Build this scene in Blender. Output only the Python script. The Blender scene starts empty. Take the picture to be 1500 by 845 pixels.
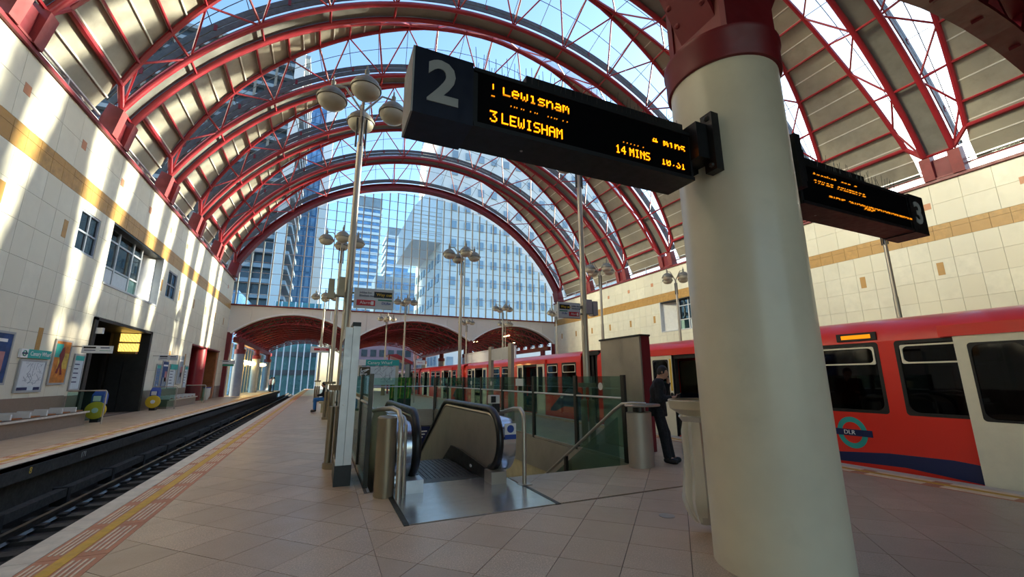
import bpy, math, random
import numpy as np
from mathutils import Vector, Matrix
random.seed(7)
sc = bpy.context.scene
COL = sc.collection
R = math.radians

# ------------------------------------------------------------------ camera
CAMZ, FPX = 1.5, 612.0
PITCH, YAW, ROLL = R(12.1), R(24.0), R(-0.2)
_fw = Vector((math.sin(YAW)*math.cos(PITCH), math.cos(YAW)*math.cos(PITCH), math.sin(PITCH)))
_r0 = Vector((math.cos(YAW), -math.sin(YAW), 0)); _u0 = _r0.cross(_fw)
_r = _r0*math.cos(ROLL)+_u0*math.sin(ROLL); _u = -_r0*math.sin(ROLL)+_u0*math.cos(ROLL)
cam_data = bpy.data.cameras.new('camera'); cam = bpy.data.objects.new('camera', cam_data); COL.objects.link(cam)
cam.matrix_world = Matrix(((_r.x,_u.x,-_fw.x,0),(_r.y,_u.y,-_fw.y,0),(_r.z,_u.z,-_fw.z,CAMZ),(0,0,0,1)))
cam_data.sensor_width = 36.0; cam_data.lens = FPX/1500*36.0; cam_data.clip_end = 2000; cam_data.clip_start = .05
sc.camera = cam

# ------------------------------------------------------------------ sky, sun, exposure
SUN_EL, SUN_AZ = R(14.0), R(10.0)          # azimuth measured from +x (right of the tracks) towards +y
world = bpy.data.worlds.new('world'); sc.world = world; world.use_nodes = True
wn = world.node_tree.nodes; wl = world.node_tree.links; wn.clear()
sky = wn.new('ShaderNodeTexSky'); sky.sky_type = 'NISHITA'; sky.sun_disc = False
sky.sun_elevation = R(16); sky.sun_rotation = R(90)-SUN_AZ; sky.air_density = 1.2; sky.dust_density = 1.2; sky.ozone_density = 3.0
bg = wn.new('ShaderNodeBackground'); bg.inputs['Strength'].default_value = 0.13
out = wn.new('ShaderNodeOutputWorld'); wl.new(sky.outputs[0], bg.inputs[0]); wl.new(bg.outputs[0], out.inputs[0])
sl = bpy.data.lights.new('sun', 'SUN'); sl.energy = 5.0; sl.color = (1.0, .90, .70); sl.angle = R(1.2)
sun = bpy.data.objects.new('sun', sl); COL.objects.link(sun)
_s = Vector((math.cos(SUN_EL)*math.cos(SUN_AZ), math.cos(SUN_EL)*math.sin(SUN_AZ), math.sin(SUN_EL)))
sun.rotation_euler = _s.to_track_quat('Z', 'Y').to_euler(); sun.location = (60, 20, 40)
# sunlight thrown back by the glass towers on the left of the tracks
rl = bpy.data.lights.new('tower_glint', 'SUN'); rl.energy = 1.6; rl.color = (1.0, .85, .54); rl.angle = R(12)
glint = bpy.data.objects.new('tower_glint', rl); COL.objects.link(glint); glint.location = (-60, 40, 60)
glint.rotation_euler = Vector((-.90, .18, .42)).to_track_quat('Z', 'Y').to_euler()
sc.view_settings.view_transform = 'Standard'; sc.view_settings.look = 'None'
sc.view_settings.gamma = 1.0; sc.view_settings.use_curve_mapping = False
sc.view_settings.exposure = 2.18

# ------------------------------------------------------------------ helpers
def srgb(h):
    if isinstance(h, str):
        h = h.lstrip('#'); c = [int(h[i:i+2], 16)/255 for i in (0, 2, 4)]
    else: c = [x/255 for x in h]
    return tuple((x/12.92 if x <= .04045 else ((x+.055)/1.055)**2.4) for x in c)+(1,)
MATS = {}
def mat(name, col, rough=.5, metal=0., var=.10, scale=5., bump=0., bscale=40., rnd=0., spec=.5, emit=None, es=0., dirt=0., coat=0., speck=0.):
    m = bpy.data.materials.new(name); m.use_nodes = True
    nt = m.node_tree; N = nt.nodes; L = nt.links; b = N['Principled BSDF']
    b.inputs['Roughness'].default_value = rough; b.inputs['Metallic'].default_value = metal
    b.inputs['Specular IOR Level'].default_value = spec; b.inputs['Coat Weight'].default_value = coat
    c = srgb(col); tc = N.new('ShaderNodeTexCoord'); src = None
    def mixcol(a, bcol, fac):
        x = N.new('ShaderNodeMix'); x.data_type = 'RGBA'
        if hasattr(a, 'links'): L.new(a, x.inputs[6])
        else: x.inputs[6].default_value = a
        x.inputs[7].default_value = bcol
        L.new(fac, x.inputs[0]); return x.outputs[2]
    def noise(sc_, det=4., ro=.6):
        n = N.new('ShaderNodeTexNoise'); n.inputs['Scale'].default_value = sc_; n.inputs['Detail'].default_value = det
        n.inputs['Roughness'].default_value = ro; L.new(tc.outputs['Object'], n.inputs['Vector']); return n.outputs['Fac']
    def ramp(f, a, b_, v0=0., v1=1.):
        r = N.new('ShaderNodeMapRange'); r.inputs[1].default_value = a; r.inputs[2].default_value = b_
        r.inputs[3].default_value = v0; r.inputs[4].default_value = v1; L.new(f, r.inputs[0]); return r.outputs[0]
    cur = c
    if var > 0:
        k = 1-var*1.6; cur = mixcol(cur, (c[0]*k, c[1]*k, c[2]*k, 1), ramp(noise(scale), .35, .7))
    if speck > 0:
        cur = mixcol(cur, (c[0]*(1-speck), c[1]*(1-speck), c[2]*(1-speck), 1), ramp(noise(90, 2), .52, .6))
        cur = mixcol(cur, tuple(min(1, x*(1+speck)) for x in c[:3])+(1,), ramp(noise(70, 2), .56, .64, 0, .8))
    if rnd > 0:
        oi = N.new('ShaderNodeObjectInfo'); k = 1-rnd
        cur = mixcol(cur, (c[0]*k, c[1]*k*.985, c[2]*k*.96, 1), oi.outputs['Random'])
    if dirt > 0:
        cur = mixcol(cur, (c[0]*.35, c[1]*.32, c[2]*.28, 1), ramp(noise(2.3, 6, .7), .55, .75, 0, dirt))
    if hasattr(cur, 'links'): L.new(cur, b.inputs['Base Color'])
    else: b.inputs['Base Color'].default_value = cur
    if bump > 0:
        bp = N.new('ShaderNodeBump'); bp.inputs['Strength'].default_value = bump; bp.inputs['Distance'].default_value = .01
        L.new(noise(bscale, 3), bp.inputs['Height']); L.new(bp.outputs[0], b.inputs['Normal'])
    if var > 0 and rough > .05:
        L.new(ramp(noise(scale*2.7), .3, .7, rough*.85, min(1, rough*1.2)), b.inputs['Roughness'])
    if emit:
        b.inputs['Emission Color'].default_value = srgb(emit); b.inputs['Emission Strength'].default_value = es
    MATS[name] = m; return m
def glass(name, tint, refl=.5, rough=.02, blend=.25, body=0., bodycol='#8fb0b0'):
    m = bpy.data.materials.new(name); m.use_nodes = True; nt = m.node_tree; N = nt.nodes; L = nt.links; N.clear()
    t = N.new('ShaderNodeBsdfTransparent'); t.inputs[0].default_value = tuple(tint)+(1,)
    base = t.outputs[0]
    if body > 0:
        d = N.new('ShaderNodeBsdfDiffuse'); d.inputs[0].default_value = srgb(bodycol)
        mx0 = N.new('ShaderNodeMixShader'); mx0.inputs[0].default_value = body; L.new(base, mx0.inputs[1]); L.new(d.outputs[0], mx0.inputs[2]); base = mx0.outputs[0]
    g = N.new('ShaderNodeBsdfGlossy'); g.inputs['Roughness'].default_value = rough
    lw = N.new('ShaderNodeLayerWeight'); lw.inputs[0].default_value = blend
    mu = N.new('ShaderNodeMath'); mu.operation = 'MULTIPLY'; mu.inputs[1].default_value = refl
    L.new(lw.outputs['Fresnel'], mu.inputs[0])
    mx = N.new('ShaderNodeMixShader'); L.new(mu.outputs[0], mx.inputs[0]); L.new(base, mx.inputs[1]); L.new(g.outputs[0], mx.inputs[2])
    o = N.new('ShaderNodeOutputMaterial'); L.new(mx.outputs[0], o.inputs[0]); MATS[name] = m; return m
def emis(name, col, s):
    m = bpy.data.materials.new(name); m.use_nodes = True; N = m.node_tree.nodes; N.clear()
    e = N.new('ShaderNodeEmission'); e.inputs[0].default_value = srgb(col); e.inputs[1].default_value = s
    o = N.new('ShaderNodeOutputMaterial'); m.node_tree.links.new(e.outputs[0], o.inputs[0]); MATS[name] = m; return m

mat('red', '#982029', .38, var=.12, scale=2, coat=.2); mat('darkred', '#7a1a22', .45, var=.15, scale=2)
mat('rust', '#8d3a38', .5, var=.15, scale=3, dirt=.25)
mat('stone', '#e0dac4', .42, var=.09, scale=2.2, rnd=.10, bump=.03); mat('ochre', '#bf9148', .42, var=.22, scale=5, rnd=.18)
mat('terracotta', '#c98a62', .5, var=.1, rnd=.1); mat('mortar', '#a89e8a', .8); mat('grout', '#6b6056', .8)
mat('brownstone', '#8a7767', .4, var=.15, scale=6, speck=.25, rnd=.1)
mat('soffit', '#a39d8c', .45, metal=.25, var=.16, scale=1.6, rnd=.12, dirt=.25); mat('strip', '#86857d', .5, metal=.3, var=.15, scale=2, rnd=.1)
mat('batten', '#dcd8cc', .45, var=.08); mat('rim', '#5b5d5c', .5, metal=.3, var=.2)
mat('granite', '#cbb092', .38, var=.14, scale=1.3, rnd=.24, speck=.32, bump=.05, bscale=120)
mat('nosing', '#d8cdbb', .6, var=.14, scale=6, dirt=.3); mat('tactile', '#d08a66', .6, var=.18, scale=6, rnd=.15)
mat('tactile_rib', '#f0d8b8', .6, var=.15, scale=9); mat('yellow_line', '#dca82a', .55, var=.15, scale=9, dirt=.2)
mat('trackdark', '#262422', .9, var=.3, scale=9, bump=.6, bscale=18); mat('tracksoil', '#2e2a27', .95, var=.35, scale=5, bump=.8, bscale=30)
mat('rail', '#6d665f', .35, metal=.8, var=.2); mat('sleeper', '#3c3833', .85, var=.2); mat('pit', '#3a3733', .8, var=.25, dirt=.5)
mat('steel', '#b9b0a0', .42, metal=.8, var=.0); mat('steel_brushed', '#b3aa9a', .45, metal=.55, var=.10, scale=1.5)
mat('steel_bright', '#d5d6d8', .22, metal=.9, var=.08, scale=4); mat('alu', '#c9c9c9', .4, metal=.5, var=.06)
mat('bronze', '#9a8a70', .42, metal=.6, var=.08, scale=2); mat('post_dark', '#4a4843', .4, metal=.7, var=.1)
mat('colgrey', '#e2d8be', .36, var=.08, scale=1.2, dirt=.12, coat=.08); mat('bluegrey', '#9aa3ad', .45, var=.08)
mat('black', '#121213', .45, var=.1); mat('blackgloss', '#0b0c0e', .12, var=0); mat('navyblack', '#10152a', .4, var=.1)
mat('rubber', '#0e0e0e', .38, var=.1); mat('white', '#ecebe6', .5, var=.04); mat('offwhite', '#d9d7cf', .55, var=.06)
mat('greypaint', '#a8a8a4', .5, var=.08); mat('endwall', '#e2ddd2', .5, var=.06, scale=1.5, rnd=.05)
mat('train_red', '#e83222', .32, var=.0, coat=.2); mat('train_navy', '#1d2a55', .35, var=.05); mat('train_cream', '#efe6ca', .38, var=.05)
mat('train_black', '#151515', .5); mat('train_inner', '#4b4a48', .7); mat('train_seat', '#27406b', .8); mat('yellow_pole', '#d9b02c', .4)
mat('teal', '#2aa69a', .5, var=.05); mat('green', '#2f8a6b', .5, var=.05); mat('blue', '#2b4a9b', .5, var=.06); mat('navy', '#1b2350', .5, var=.06)
mat('signred', '#c92a30', .5, var=.04); mat('signgrey', '#d4d8d8', .5, var=.05); mat('yellow', '#e6bd2e', .45, var=.05)
mat('paper', '#c9d3d6', .6, var=.06); mat('orange_paper', '#d8842f', .6, var=.3, scale=4); mat('yellow_paper', '#e0bd52', .6, var=.3, scale=6)
mat('blue_paper', '#23477e', .55, var=.35, scale=3); mat('grey_paper', '#9aa6ad', .6, var=.2, scale=5); mat('leafgreen', '#5f9a1e', .6, var=.55, scale=9)
mat('skin', '#b98a70', .55, var=.06); mat('hair', '#17130f', .6, var=.2, scale=30); mat('cloth_black', '#16171a', .85, var=.2, scale=12, bump=.2)
mat('cloth_dark', '#1c1d22', .85, var=.2, scale=12); mat('shoe', '#0d0d0d', .5); mat('mask_blue', '#8fb4cf', .8); mat('cloth_blue', '#2f6fb0', .8); mat('denim', '#33507a', .8)
mat('cloth_pink', '#b77f7a', .8); mat('woodbrown', '#a5622c', .5, var=.2, scale=3); mat('darkwood', '#2b2622', .35, var=.2)
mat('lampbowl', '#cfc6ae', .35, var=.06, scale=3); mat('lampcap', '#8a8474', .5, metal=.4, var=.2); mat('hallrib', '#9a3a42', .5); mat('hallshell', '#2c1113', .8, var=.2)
mat('creamwall', '#cdbf98', .6, var=.1); mat('bwhite', '#dfe3e6', .6, var=.05); mat('bstone', '#dcdcda', .6, var=.06, scale=.2); mat('bpink', '#b8929a', .6, var=.08, scale=.3)
mat('bblue', '#5f86ae', .25, var=.25, scale=.15, metal=.3); mat('bdark', '#4b5660', .3, var=.3, scale=.2, metal=.2); mat('bteal', '#4d8a94', .25, var=.3, scale=.3, metal=.2)
mat('bwinpale', '#93a7b8', .3, var=.15, scale=.3); mat('bwin', '#7fa3c6', .15, var=.3, scale=.3, metal=.3); mat('bslab', '#8f9aa3', .5, var=.15, scale=.3); mat('bbrown', '#8b8276', .5, var=.2, scale=.3); mat('terrain', '#8b8780', .9)
glass('roofglass', (.93, .97, 1.), .35, blend=.12); glass('screenglass', (.82, .93, 1.), .45, blend=.15); glass('railglass', (.75, .91, .85), .5, blend=.2, body=.03, bodycol='#5f8078')
glass('winglass', (.25, .32, .34), .9, blend=.45); glass('trainglass', (.16, .17, .16), .8, blend=.35); glass('bagplastic', (.80, .82, .76), .4, rough=.25, blend=.3, body=.6, bodycol='#f6f5ea')
glass('hallglass', (.55, .75, .85), .5, blend=.3)
emis('amber', '#ff8408', .95); emis('amberdim', '#d07812', .45); emis('warmlamp', '#ffd27a', 7.); emis('amberpanel', '#f0c05a', .75); emis('ledgreen', '#2fae7a', .9); emis('trainlamp', '#ffd9a0', 1.4)

LOC = {}
KIDS = {}
def fin(m, smooth):
    if smooth:
        m.shade_smooth(); m.set_sharp_from_angle(angle=R(38))
    return m
class MB:
    def __init__(s): s.v = []; s.f = []
    def add(s, vs, fs):
        o = len(s.v); s.v += [tuple(v) for v in vs]; s.f += [tuple(i+o for i in f) for f in fs]; return s
    def box(s, x0, x1, y0, y1, z0, z1):
        x0, x1 = min(x0, x1), max(x0, x1); y0, y1 = min(y0, y1), max(y0, y1); z0, z1 = min(z0, z1), max(z0, z1)
        return s.add([(x0,y0,z0),(x1,y0,z0),(x1,y1,z0),(x0,y1,z0),(x0,y0,z1),(x1,y0,z1),(x1,y1,z1),(x0,y1,z1)],
                     [(0,3,2,1),(4,5,6,7),(0,1,5,4),(1,2,6,5),(2,3,7,6),(3,0,4,7)])
    def bar(s, a, b, w, h, up=(0,0,1)):
        a = Vector(a); b = Vector(b); d = (b-a).normalized(); up = Vector(up)
        if abs(d.dot(up)) > .98: up = Vector((1,0,0))
        sx = d.cross(up).normalized()*w/2; sz = sx.cross(d).normalized()*h/2
        return s.add([a-sx-sz,a+sx-sz,a+sx+sz,a-sx+sz,b-sx-sz,b+sx-sz,b+sx+sz,b-sx+sz],
                     [(0,3,2,1)[::-1],(4,5,6,7)[::-1],(0,1,5,4)[::-1],(1,2,6,5)[::-1],(2,3,7,6)[::-1],(3,0,4,7)[::-1]])
    def tube(s, pts, r, n=8, caps=True, closed=False):
        P = [Vector(p) for p in pts]; m = len(P); rr = r if hasattr(r, '__len__') else [r]*m
        T = []
        for i in range(m):
            a = P[i-1] if (i > 0 or closed) else P[i]; b = P[(i+1) % m] if (i < m-1 or closed) else P[i]
            T.append((b-a).normalized())
        up = Vector((0,0,1)) if abs(T[0].z) < .9 else Vector((0,1,0))
        u = T[0].cross(up).normalized(); vs = []
        for i in range(m):
            u = (u-T[i]*u.dot(T[i])).normalized(); w = T[i].cross(u)
            for k in range(n):
                a = 2*math.pi*k/n; vs.append(P[i]+(u*math.cos(a)+w*math.sin(a))*rr[i])
        fs = []
        for i in range(m if closed else m-1):
            j = (i+1) % m
            for k in range(n):
                l = (k+1) % n; fs.append((i*n+k, i*n+l, j*n+l, j*n+k))
        if caps and not closed:
            fs.append(tuple(range(n))[::-1]); fs.append(tuple((m-1)*n+k for k in range(n)))
        return s.add(vs, fs)
    def lathe(s, prof, n=20, c=(0,0,0), sx=1., sy=1.):
        vs = []; m = len(prof)
        for r, z in prof:
            for k in range(n):
                a = 2*math.pi*k/n; vs.append((c[0]+r*sx*math.cos(a), c[1]+r*sy*math.sin(a), c[2]+z))
        fs = []
        for i in range(m-1):
            for k in range(n):
                l = (k+1) % n; fs.append((i*n+k, i*n+l, (i+1)*n+l, (i+1)*n+k))
        fs.append(tuple(range(n))[::-1]); fs.append(tuple((m-1)*n+k for k in range(n)))
        return s.add(vs, fs)
    def prism(s, poly, lo, hi, axis='x'):
        n = len(poly)
        def P(p, t): return (t, p[0], p[1]) if axis == 'x' else ((p[0], t, p[1]) if axis == 'y' else (p[0], p[1], t))
        vs = [P(p, lo) for p in poly]+[P(p, hi) for p in poly]
        fs = [tuple(range(n)), tuple(range(2*n-1, n-1, -1))]+[(i, i+n, (i+1) % n+n, (i+1) % n) for i in range(n)]
        return s.add(vs, fs)
    def quad(s, a, b, c, d, th=0.):
        a, b, c, d = map(Vector, (a, b, c, d))
        if th == 0: return s.add([a, b, c, d], [(0,1,2,3)])
        n = (b-a).cross(d-a).normalized()*th
        return s.add([a,b,c,d,a+n,b+n,c+n,d+n], [(3,2,1,0),(4,5,6,7),(0,1,5,4),(1,2,6,5),(2,3,7,6),(3,0,4,7)])
    def ribbon(s, A, B, th):
        """a curved sheet between two point lists, th thick along its normal"""
        m = len(A); A = [Vector(a) for a in A]; B = [Vector(b) for b in B]; vs = []
        for i in range(m):
            t = (A[min(i+1, m-1)]-A[max(i-1, 0)]); n = t.cross(B[i]-A[i])
            n = n.normalized()*th if n.length > 1e-9 else Vector((0,0,th))
            vs += [A[i], B[i], B[i]+n, A[i]+n]
        fs = [(0,1,2,3), tuple(4*(m-1)+k for k in (3,2,1,0))]
        for i in range(m-1):
            for k in range(4):
                l = (k+1) % 4; fs.append((4*i+k, 4*(i+1)+k, 4*(i+1)+l, 4*i+l))
        return s.add(vs, fs)
    def ring(s, y0, y1, z0, z1, w, r, xa, xb):
        """rounded rectangular frame in the y-z plane"""
        def rr(a0, a1, b0, b1, q): return [(cy+q*math.cos(R(t)), cz+q*math.sin(R(t))) for cy, cz, s0 in ((a1-q,b1-q,0),(a0+q,b1-q,90),(a0+q,b0+q,180),(a1-q,b0+q,270)) for t in range(s0, s0+91, 18)]
        I = rr(y0, y1, z0, z1, r); O = rr(y0-w, y1+w, z0-w, z1+w, r*.4); n = len(I)
        vs = [(xa, *p) for p in O]+[(xa, *p) for p in I]+[(xb, *p) for p in O]+[(xb, *p) for p in I]; fs = []
        for i in range(n):
            j = (i+1) % n; fs += [(i, j, n+j, n+i), (2*n+i, 3*n+i, 3*n+j, 2*n+j), (i, 2*n+i, 2*n+j, j), (n+i, n+j, 3*n+j, 3*n+i)]
        return s.add(vs, fs)
    def ball(s, c, rx, ry, rz, nu=12, nv=8):
        prof = [(math.sin(math.pi*i/nv) if 0 < i < nv else .01, -math.cos(math.pi*i/nv)) for i in range(nv+1)]
        vs = []
        for r, z in prof:
            for k in range(nu):
                a = 2*math.pi*k/nu; vs.append((c[0]+r*rx*math.cos(a), c[1]+r*ry*math.sin(a), c[2]+z*rz))
        fs = [(i*nu+k, i*nu+(k+1) % nu, (i+1)*nu+(k+1) % nu, (i+1)*nu+k) for i in range(nv) for k in range(nu)]
        return s.add(vs, fs)
    def mesh(s, name, smooth=False):
        m = bpy.data.meshes.new(name); m.from_pydata(s.v, [], s.f); m.update(); return fin(m, smooth)
def obj(name, mb, m, parent=None, smooth=False, **props):
    me = mb.mesh(name, smooth) if isinstance(mb, MB) else mb
    if len(me.materials) == 0: me.materials.append(MATS[m])
    o = bpy.data.objects.new(name, me); COL.objects.link(o)
    if parent is not None:
        o.parent = parent; KIDS.setdefault(parent, []).append(o)
        if parent.type == 'EMPTY': o.matrix_parent_inverse = Matrix.Translation(-LOC[parent])
    for k, v in props.items(): o[k] = v
    return o
def tag(o, label, cat, group=None):
    o['label'] = label; o['category'] = cat
    if group: o['group'] = group
    return o
def thing(name, label, cat, loc=(0,0,0), group=None):
    o = bpy.data.objects.new(name, None); COL.objects.link(o); o.location = loc; o.empty_display_size = .2
    LOC[o] = Vector(loc); return tag(o, label, cat, group)
def setting(name, loc=(0,0,0), label=None):
    o = bpy.data.objects.new(name, None); COL.objects.link(o); o.location = loc; LOC[o] = Vector(loc); o['kind'] = 'structure'
    if label: o['label'] = label
    return o
def copy_thing(o, loc, label, group=None, rotz=None):
    def tree(a, p):
        c = a.copy(); COL.objects.link(c); inv = a.matrix_parent_inverse.copy(); c.parent = p; c.matrix_parent_inverse = inv
        for ch in KIDS.get(a, ()): tree(ch, c)
        return c
    c = tree(o, None); c.location = loc; c['label'] = label; LOC[c] = Vector(loc)
    if group: c['group'] = group
    if rotz is not None: c.rotation_euler = (0, 0, rotz)
    return c
def seen_size(mb):
    v = mb.v; n = len(v); c = Vector((sum(p[0] for p in v)/n, sum(p[1] for p in v)/n, sum(p[2] for p in v)/n-CAMZ))
    ext = max(max(p[k] for p in v)-min(p[k] for p in v) for k in range(3))
    z = c.dot(_fw)
    if z < .3: return 0
    x = 750+FPX*c.dot(_r)/z; y = 422-FPX*c.dot(_u)/z
    return (ext/z)*(1 if -60 < x < 1560 and -60 < y < 900 else .01)
def emit(parent, name, m, pieces, limit=290, smooth=False):
    """the pieces that show largest become parts of their own, the rest one part of kind stuff"""
    P = sorted(pieces, key=lambda p: -seen_size(p))
    for p in P[:limit]: obj(name, p, m, parent, smooth)
    if P[limit:]:
        big = MB()
        for p in P[limit:]: big.add(p.v, p.f)
        obj(name+'_field', big, m, parent, smooth, kind='stuff')
def cut(r, holes):
    """rectangle (a0,a1,b0,b1) minus holes -> rectangles"""
    out = [r]
    for h in holes:
        nxt = []
        for a0, a1, b0, b1 in out:
            if h[0] >= a1 or h[1] <= a0 or h[2] >= b1 or h[3] <= b0: nxt.append((a0,a1,b0,b1)); continue
            if h[0] > a0: nxt.append((a0, h[0], b0, b1))
            if h[1] < a1: nxt.append((h[1], a1, b0, b1))
            m0, m1 = max(a0, h[0]), min(a1, h[1])
            if h[2] > b0: nxt.append((m0, m1, b0, h[2]))
            if h[3] < b1: nxt.append((m0, m1, h[3], b1))
        out = nxt
    return [q for q in out if q[1]-q[0] > .02 and q[3]-q[2] > .02]
def text(parent, name, s, size, origin, right, up, m, depth=.003, align='LEFT', bold=0., **props):
    cu = bpy.data.curves.new(name, 'FONT'); cu.body = s; cu.size = size; cu.extrude = depth; cu.offset = bold; cu.align_x = align; cu.align_y = 'CENTER'; cu.resolution_u = 3
    tmp = bpy.data.objects.new(name, cu); me = bpy.data.meshes.new_from_object(tmp); bpy.data.objects.remove(tmp); bpy.data.curves.remove(cu)
    r = Vector(right); u = Vector(up); n = r.cross(u); o = Vector(origin)
    me.transform(Matrix(((r.x,u.x,n.x,o.x),(r.y,u.y,n.y,o.y),(r.z,u.z,n.z,o.z),(0,0,0,1))))
    me.materials.clear(); me.materials.append(MATS[m]); me.name = name
    return obj(name, me, m, parent, **props)
def arc(cx, cz, rad, a0, a1, n, y):
    return [(cx+rad*math.sin(R(a0+(a1-a0)*i/n)), y, cz+rad*math.cos(R(a0+(a1-a0)*i/n))) for i in range(n+1)]
# ================================================================== SETTING
XL, XR, YE = -8.0, 25.2, 44.0
ZC = 10.25                                   # coping
IX0, IX1 = -2.3, 8.6                         # island platform
LX1 = -4.95                                  # edge of the left platform
WELL = (.68, 5.2, 6.4, 21.0)                 # opening in the platform
YB, YF = -14., 71.

def clip(poly, x0, x1, y0, y1):
    for ax, lim, sg in ((0,x0,1),(0,x1,-1),(1,y0,1),(1,y1,-1)):
        out = []
        for i in range(len(poly)):
            a, b = poly[i], poly[(i+1) % len(poly)]
            ia, ib = sg*(a[ax]-lim) >= -1e-9, sg*(b[ax]-lim) >= -1e-9
            if ia: out.append(a)
            if ia != ib:
                t = (lim-a[ax])/(b[ax]-a[ax]); out.append((a[0]+t*(b[0]-a[0]), a[1]+t*(b[1]-a[1])))
        poly = out
        if len(poly) < 3: return []
    return poly
def area(p): return abs(sum(p[i][0]*p[(i+1) % len(p)][1]-p[(i+1) % len(p)][0]*p[i][1] for i in range(len(p)))/2)

# ---- island platform floor
floor = setting('floor', (3.15, 20, 0), 'grey brown granite island platform floor laid diagonally')
fb = MB()
for a in cut((IX0, IX1, YB, YF), [WELL]): fb.box(a[0], a[1], a[2], a[3], -.35, -.014)
obj('slab', fb, 'grout', floor, kind='structure')
tiles = []
for (x0, x1, y0, y1) in [(-1.6,.55,-3,YF),(.55,7.9,-3,4.8),(2.76,7.9,4.85,6.36),(5.28,7.9,6.36,21.1),(.55,7.9,21.1,YF),(.55,.94,4.8,6.3),(.55,.64,6.3,21.1)]:
    for i in range(-14, 110):
        for j in range(-98, 20):
            u0 = 5.45+.75*i; v0 = .75*j
            if not (x0-1 < (u0+v0)/2 < x1+1 and y0-1 < (u0-v0)/2 < y1+1): continue
            q = [((u+v)/2, (u-v)/2) for u, v in ((u0,v0),(u0+.75,v0),(u0+.75,v0+.75),(u0,v0+.75))]
            q = clip(q, x0, x1, y0, y1)
            if len(q) < 3 or area(q) < .004: continue
            cx_ = sum(p[0] for p in q)/len(q); cy_ = sum(p[1] for p in q)/len(q); k = 1-.0038/math.sqrt(area(q))*1.6
            q = [(cx_+(p[0]-cx_)*k, cy_+(p[1]-cy_)*k) for p in q]
            tiles.append(MB().prism(q, -.03, 0.0-random.random()*.0012, 'z'))
emit(floor, 'tile', 'granite', tiles)
def edge_strip(fl, xa, s, y0, y1, slab_l=.9):
    """nosing and ribbed warning strip, xa the platform edge, s = +1 inwards to +x"""
    nos = []; sl = []; ribs = MB(); line = []
    y = y0
    while y < y1:
        nos.append(MB().box(xa, xa+s*.215, y+.004, y+slab_l-.004, -.12, .002))
        sl.append(MB().box(xa+s*.22, xa+s*.70, y+.004, y+slab_l-.004, -.03, .001))
        if y < 34:
            for k in (.255,.295,.335,.50,.545,.59,.635): ribs.box(xa+s*k, xa+s*(k+.018), y+.10, y+slab_l-.10, 0, .006)
        y += slab_l
    for q in range(int((y1-y0)/6)+1): line.append(MB().box(xa+s*.375, xa+s*.475, y0+q*6, min(y1, y0+q*6+5.99), 0, .004))
    emit(fl, 'nosing_slab', 'nosing', nos); emit(fl, 'warning_slab', 'tactile', sl); emit(fl, 'painted_line', 'yellow_line', line)
    obj('rib_field', ribs, 'tactile_rib', fl, kind='stuff')
edge_strip(floor, IX0, 1, -2, YF); edge_strip(floor, IX1, -1, -2, YF-1)
# floor inspection cover with joints radiating
obj('drain_cover', MB().lathe([(.085,0),(.085,.004),(.07,.006)], 20, (3.62, 3.93, 0)), 'steel_brushed', floor, True)

# ---- left platform
lfloor = setting('floor', (-6.5, 20, 0), 'brown granite side platform along the left wall')
obj('slab', MB().box(XL-.4, LX1, -2, 64, -.32, -.014), 'grout', lfloor)
sq = []
y = 4.
while y < 64:
    for x in (-8.0,-7.4,-6.8,-6.2): sq.append(MB().box(x+.005, min(x+.595, -5.66), y+.005, y+.595, -.02, 0))
    y += .6
emit(lfloor, 'tile', 'granite', sq)
edge_strip(lfloor, LX1, -1, 4, 64)
obj('platform_edge_beam', MB().box(LX1+.02, LX1-.16, -2, 64, -.33, -.10), 'pit', lfloor)
obj('platform_wall', MB().box(LX1-.25, LX1-.45, -2, 64, -1.15, -.3), 'pit', lfloor)
text(lfloor, 'painted_number', '171', .17, (LX1+.025, 13.35, -.2), (0,1,0), (0,0,1), 'greypaint')
text(lfloor, 'painted_number', '8', .17, (LX1+.025, 11.45, -.19), (0,1,0), (0,0,1), 'yellow_paper')

# ---- track on the left, platform faces
tr = setting('floor', (-3.6, 20, -1.05), 'dark ballastless track bed between the platforms')
obj('track_bed', MB().box(LX1-.4, IX0+.3, -2, 78, -1.3, -1.06), 'tracksoil', tr)
obj('platform_wall', MB().box(IX0+.22, IX0+.4, -2, YF, -1.15, -.3), 'pit', tr)
for x in (-4.33, -2.90):
    obj('rail', MB().prism([(x-.07,-1.0),(x+.07,-1.0),(x+.02,-.97),(x+.02,-.90),(x+.036,-.885),(x+.036,-.85),(x-.036,-.85),(x-.036,-.885),(x-.02,-.90),(x-.02,-.97)], -2, 78, 'y'), 'rail', tr)
slp = []; chairs = []
y = 3.
while y < 70:
    slp.append(MB().box(-4.75, -2.5, y, y+.24, -1.07, -1.0))
    for x in (-4.33, -2.90): chairs.append(MB().box(x-.16, x+.16, y+.03, y+.21, -1.0, -.955))
    y += .68
emit(tr, 'sleeper', 'sleeper', slp); emit(tr, 'rail_chair', 'trackdark', chairs, 120)
obj('conductor_rail', MB().box(-4.86, -4.68, -2, 78, -.88, -.72), 'pit', tr)
brk = []; y = 4.
while y < 70: brk.append(MB().box(-4.92, -4.66, y, y+.12, -1.06, -.70)); y += 2.1
emit(tr, 'rail_bracket', 'trackdark', brk)
obj('cable_trough', MB().box(-3.85, -3.4, -2, 78, -1.06, -.99), 'trackdark', tr)

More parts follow.
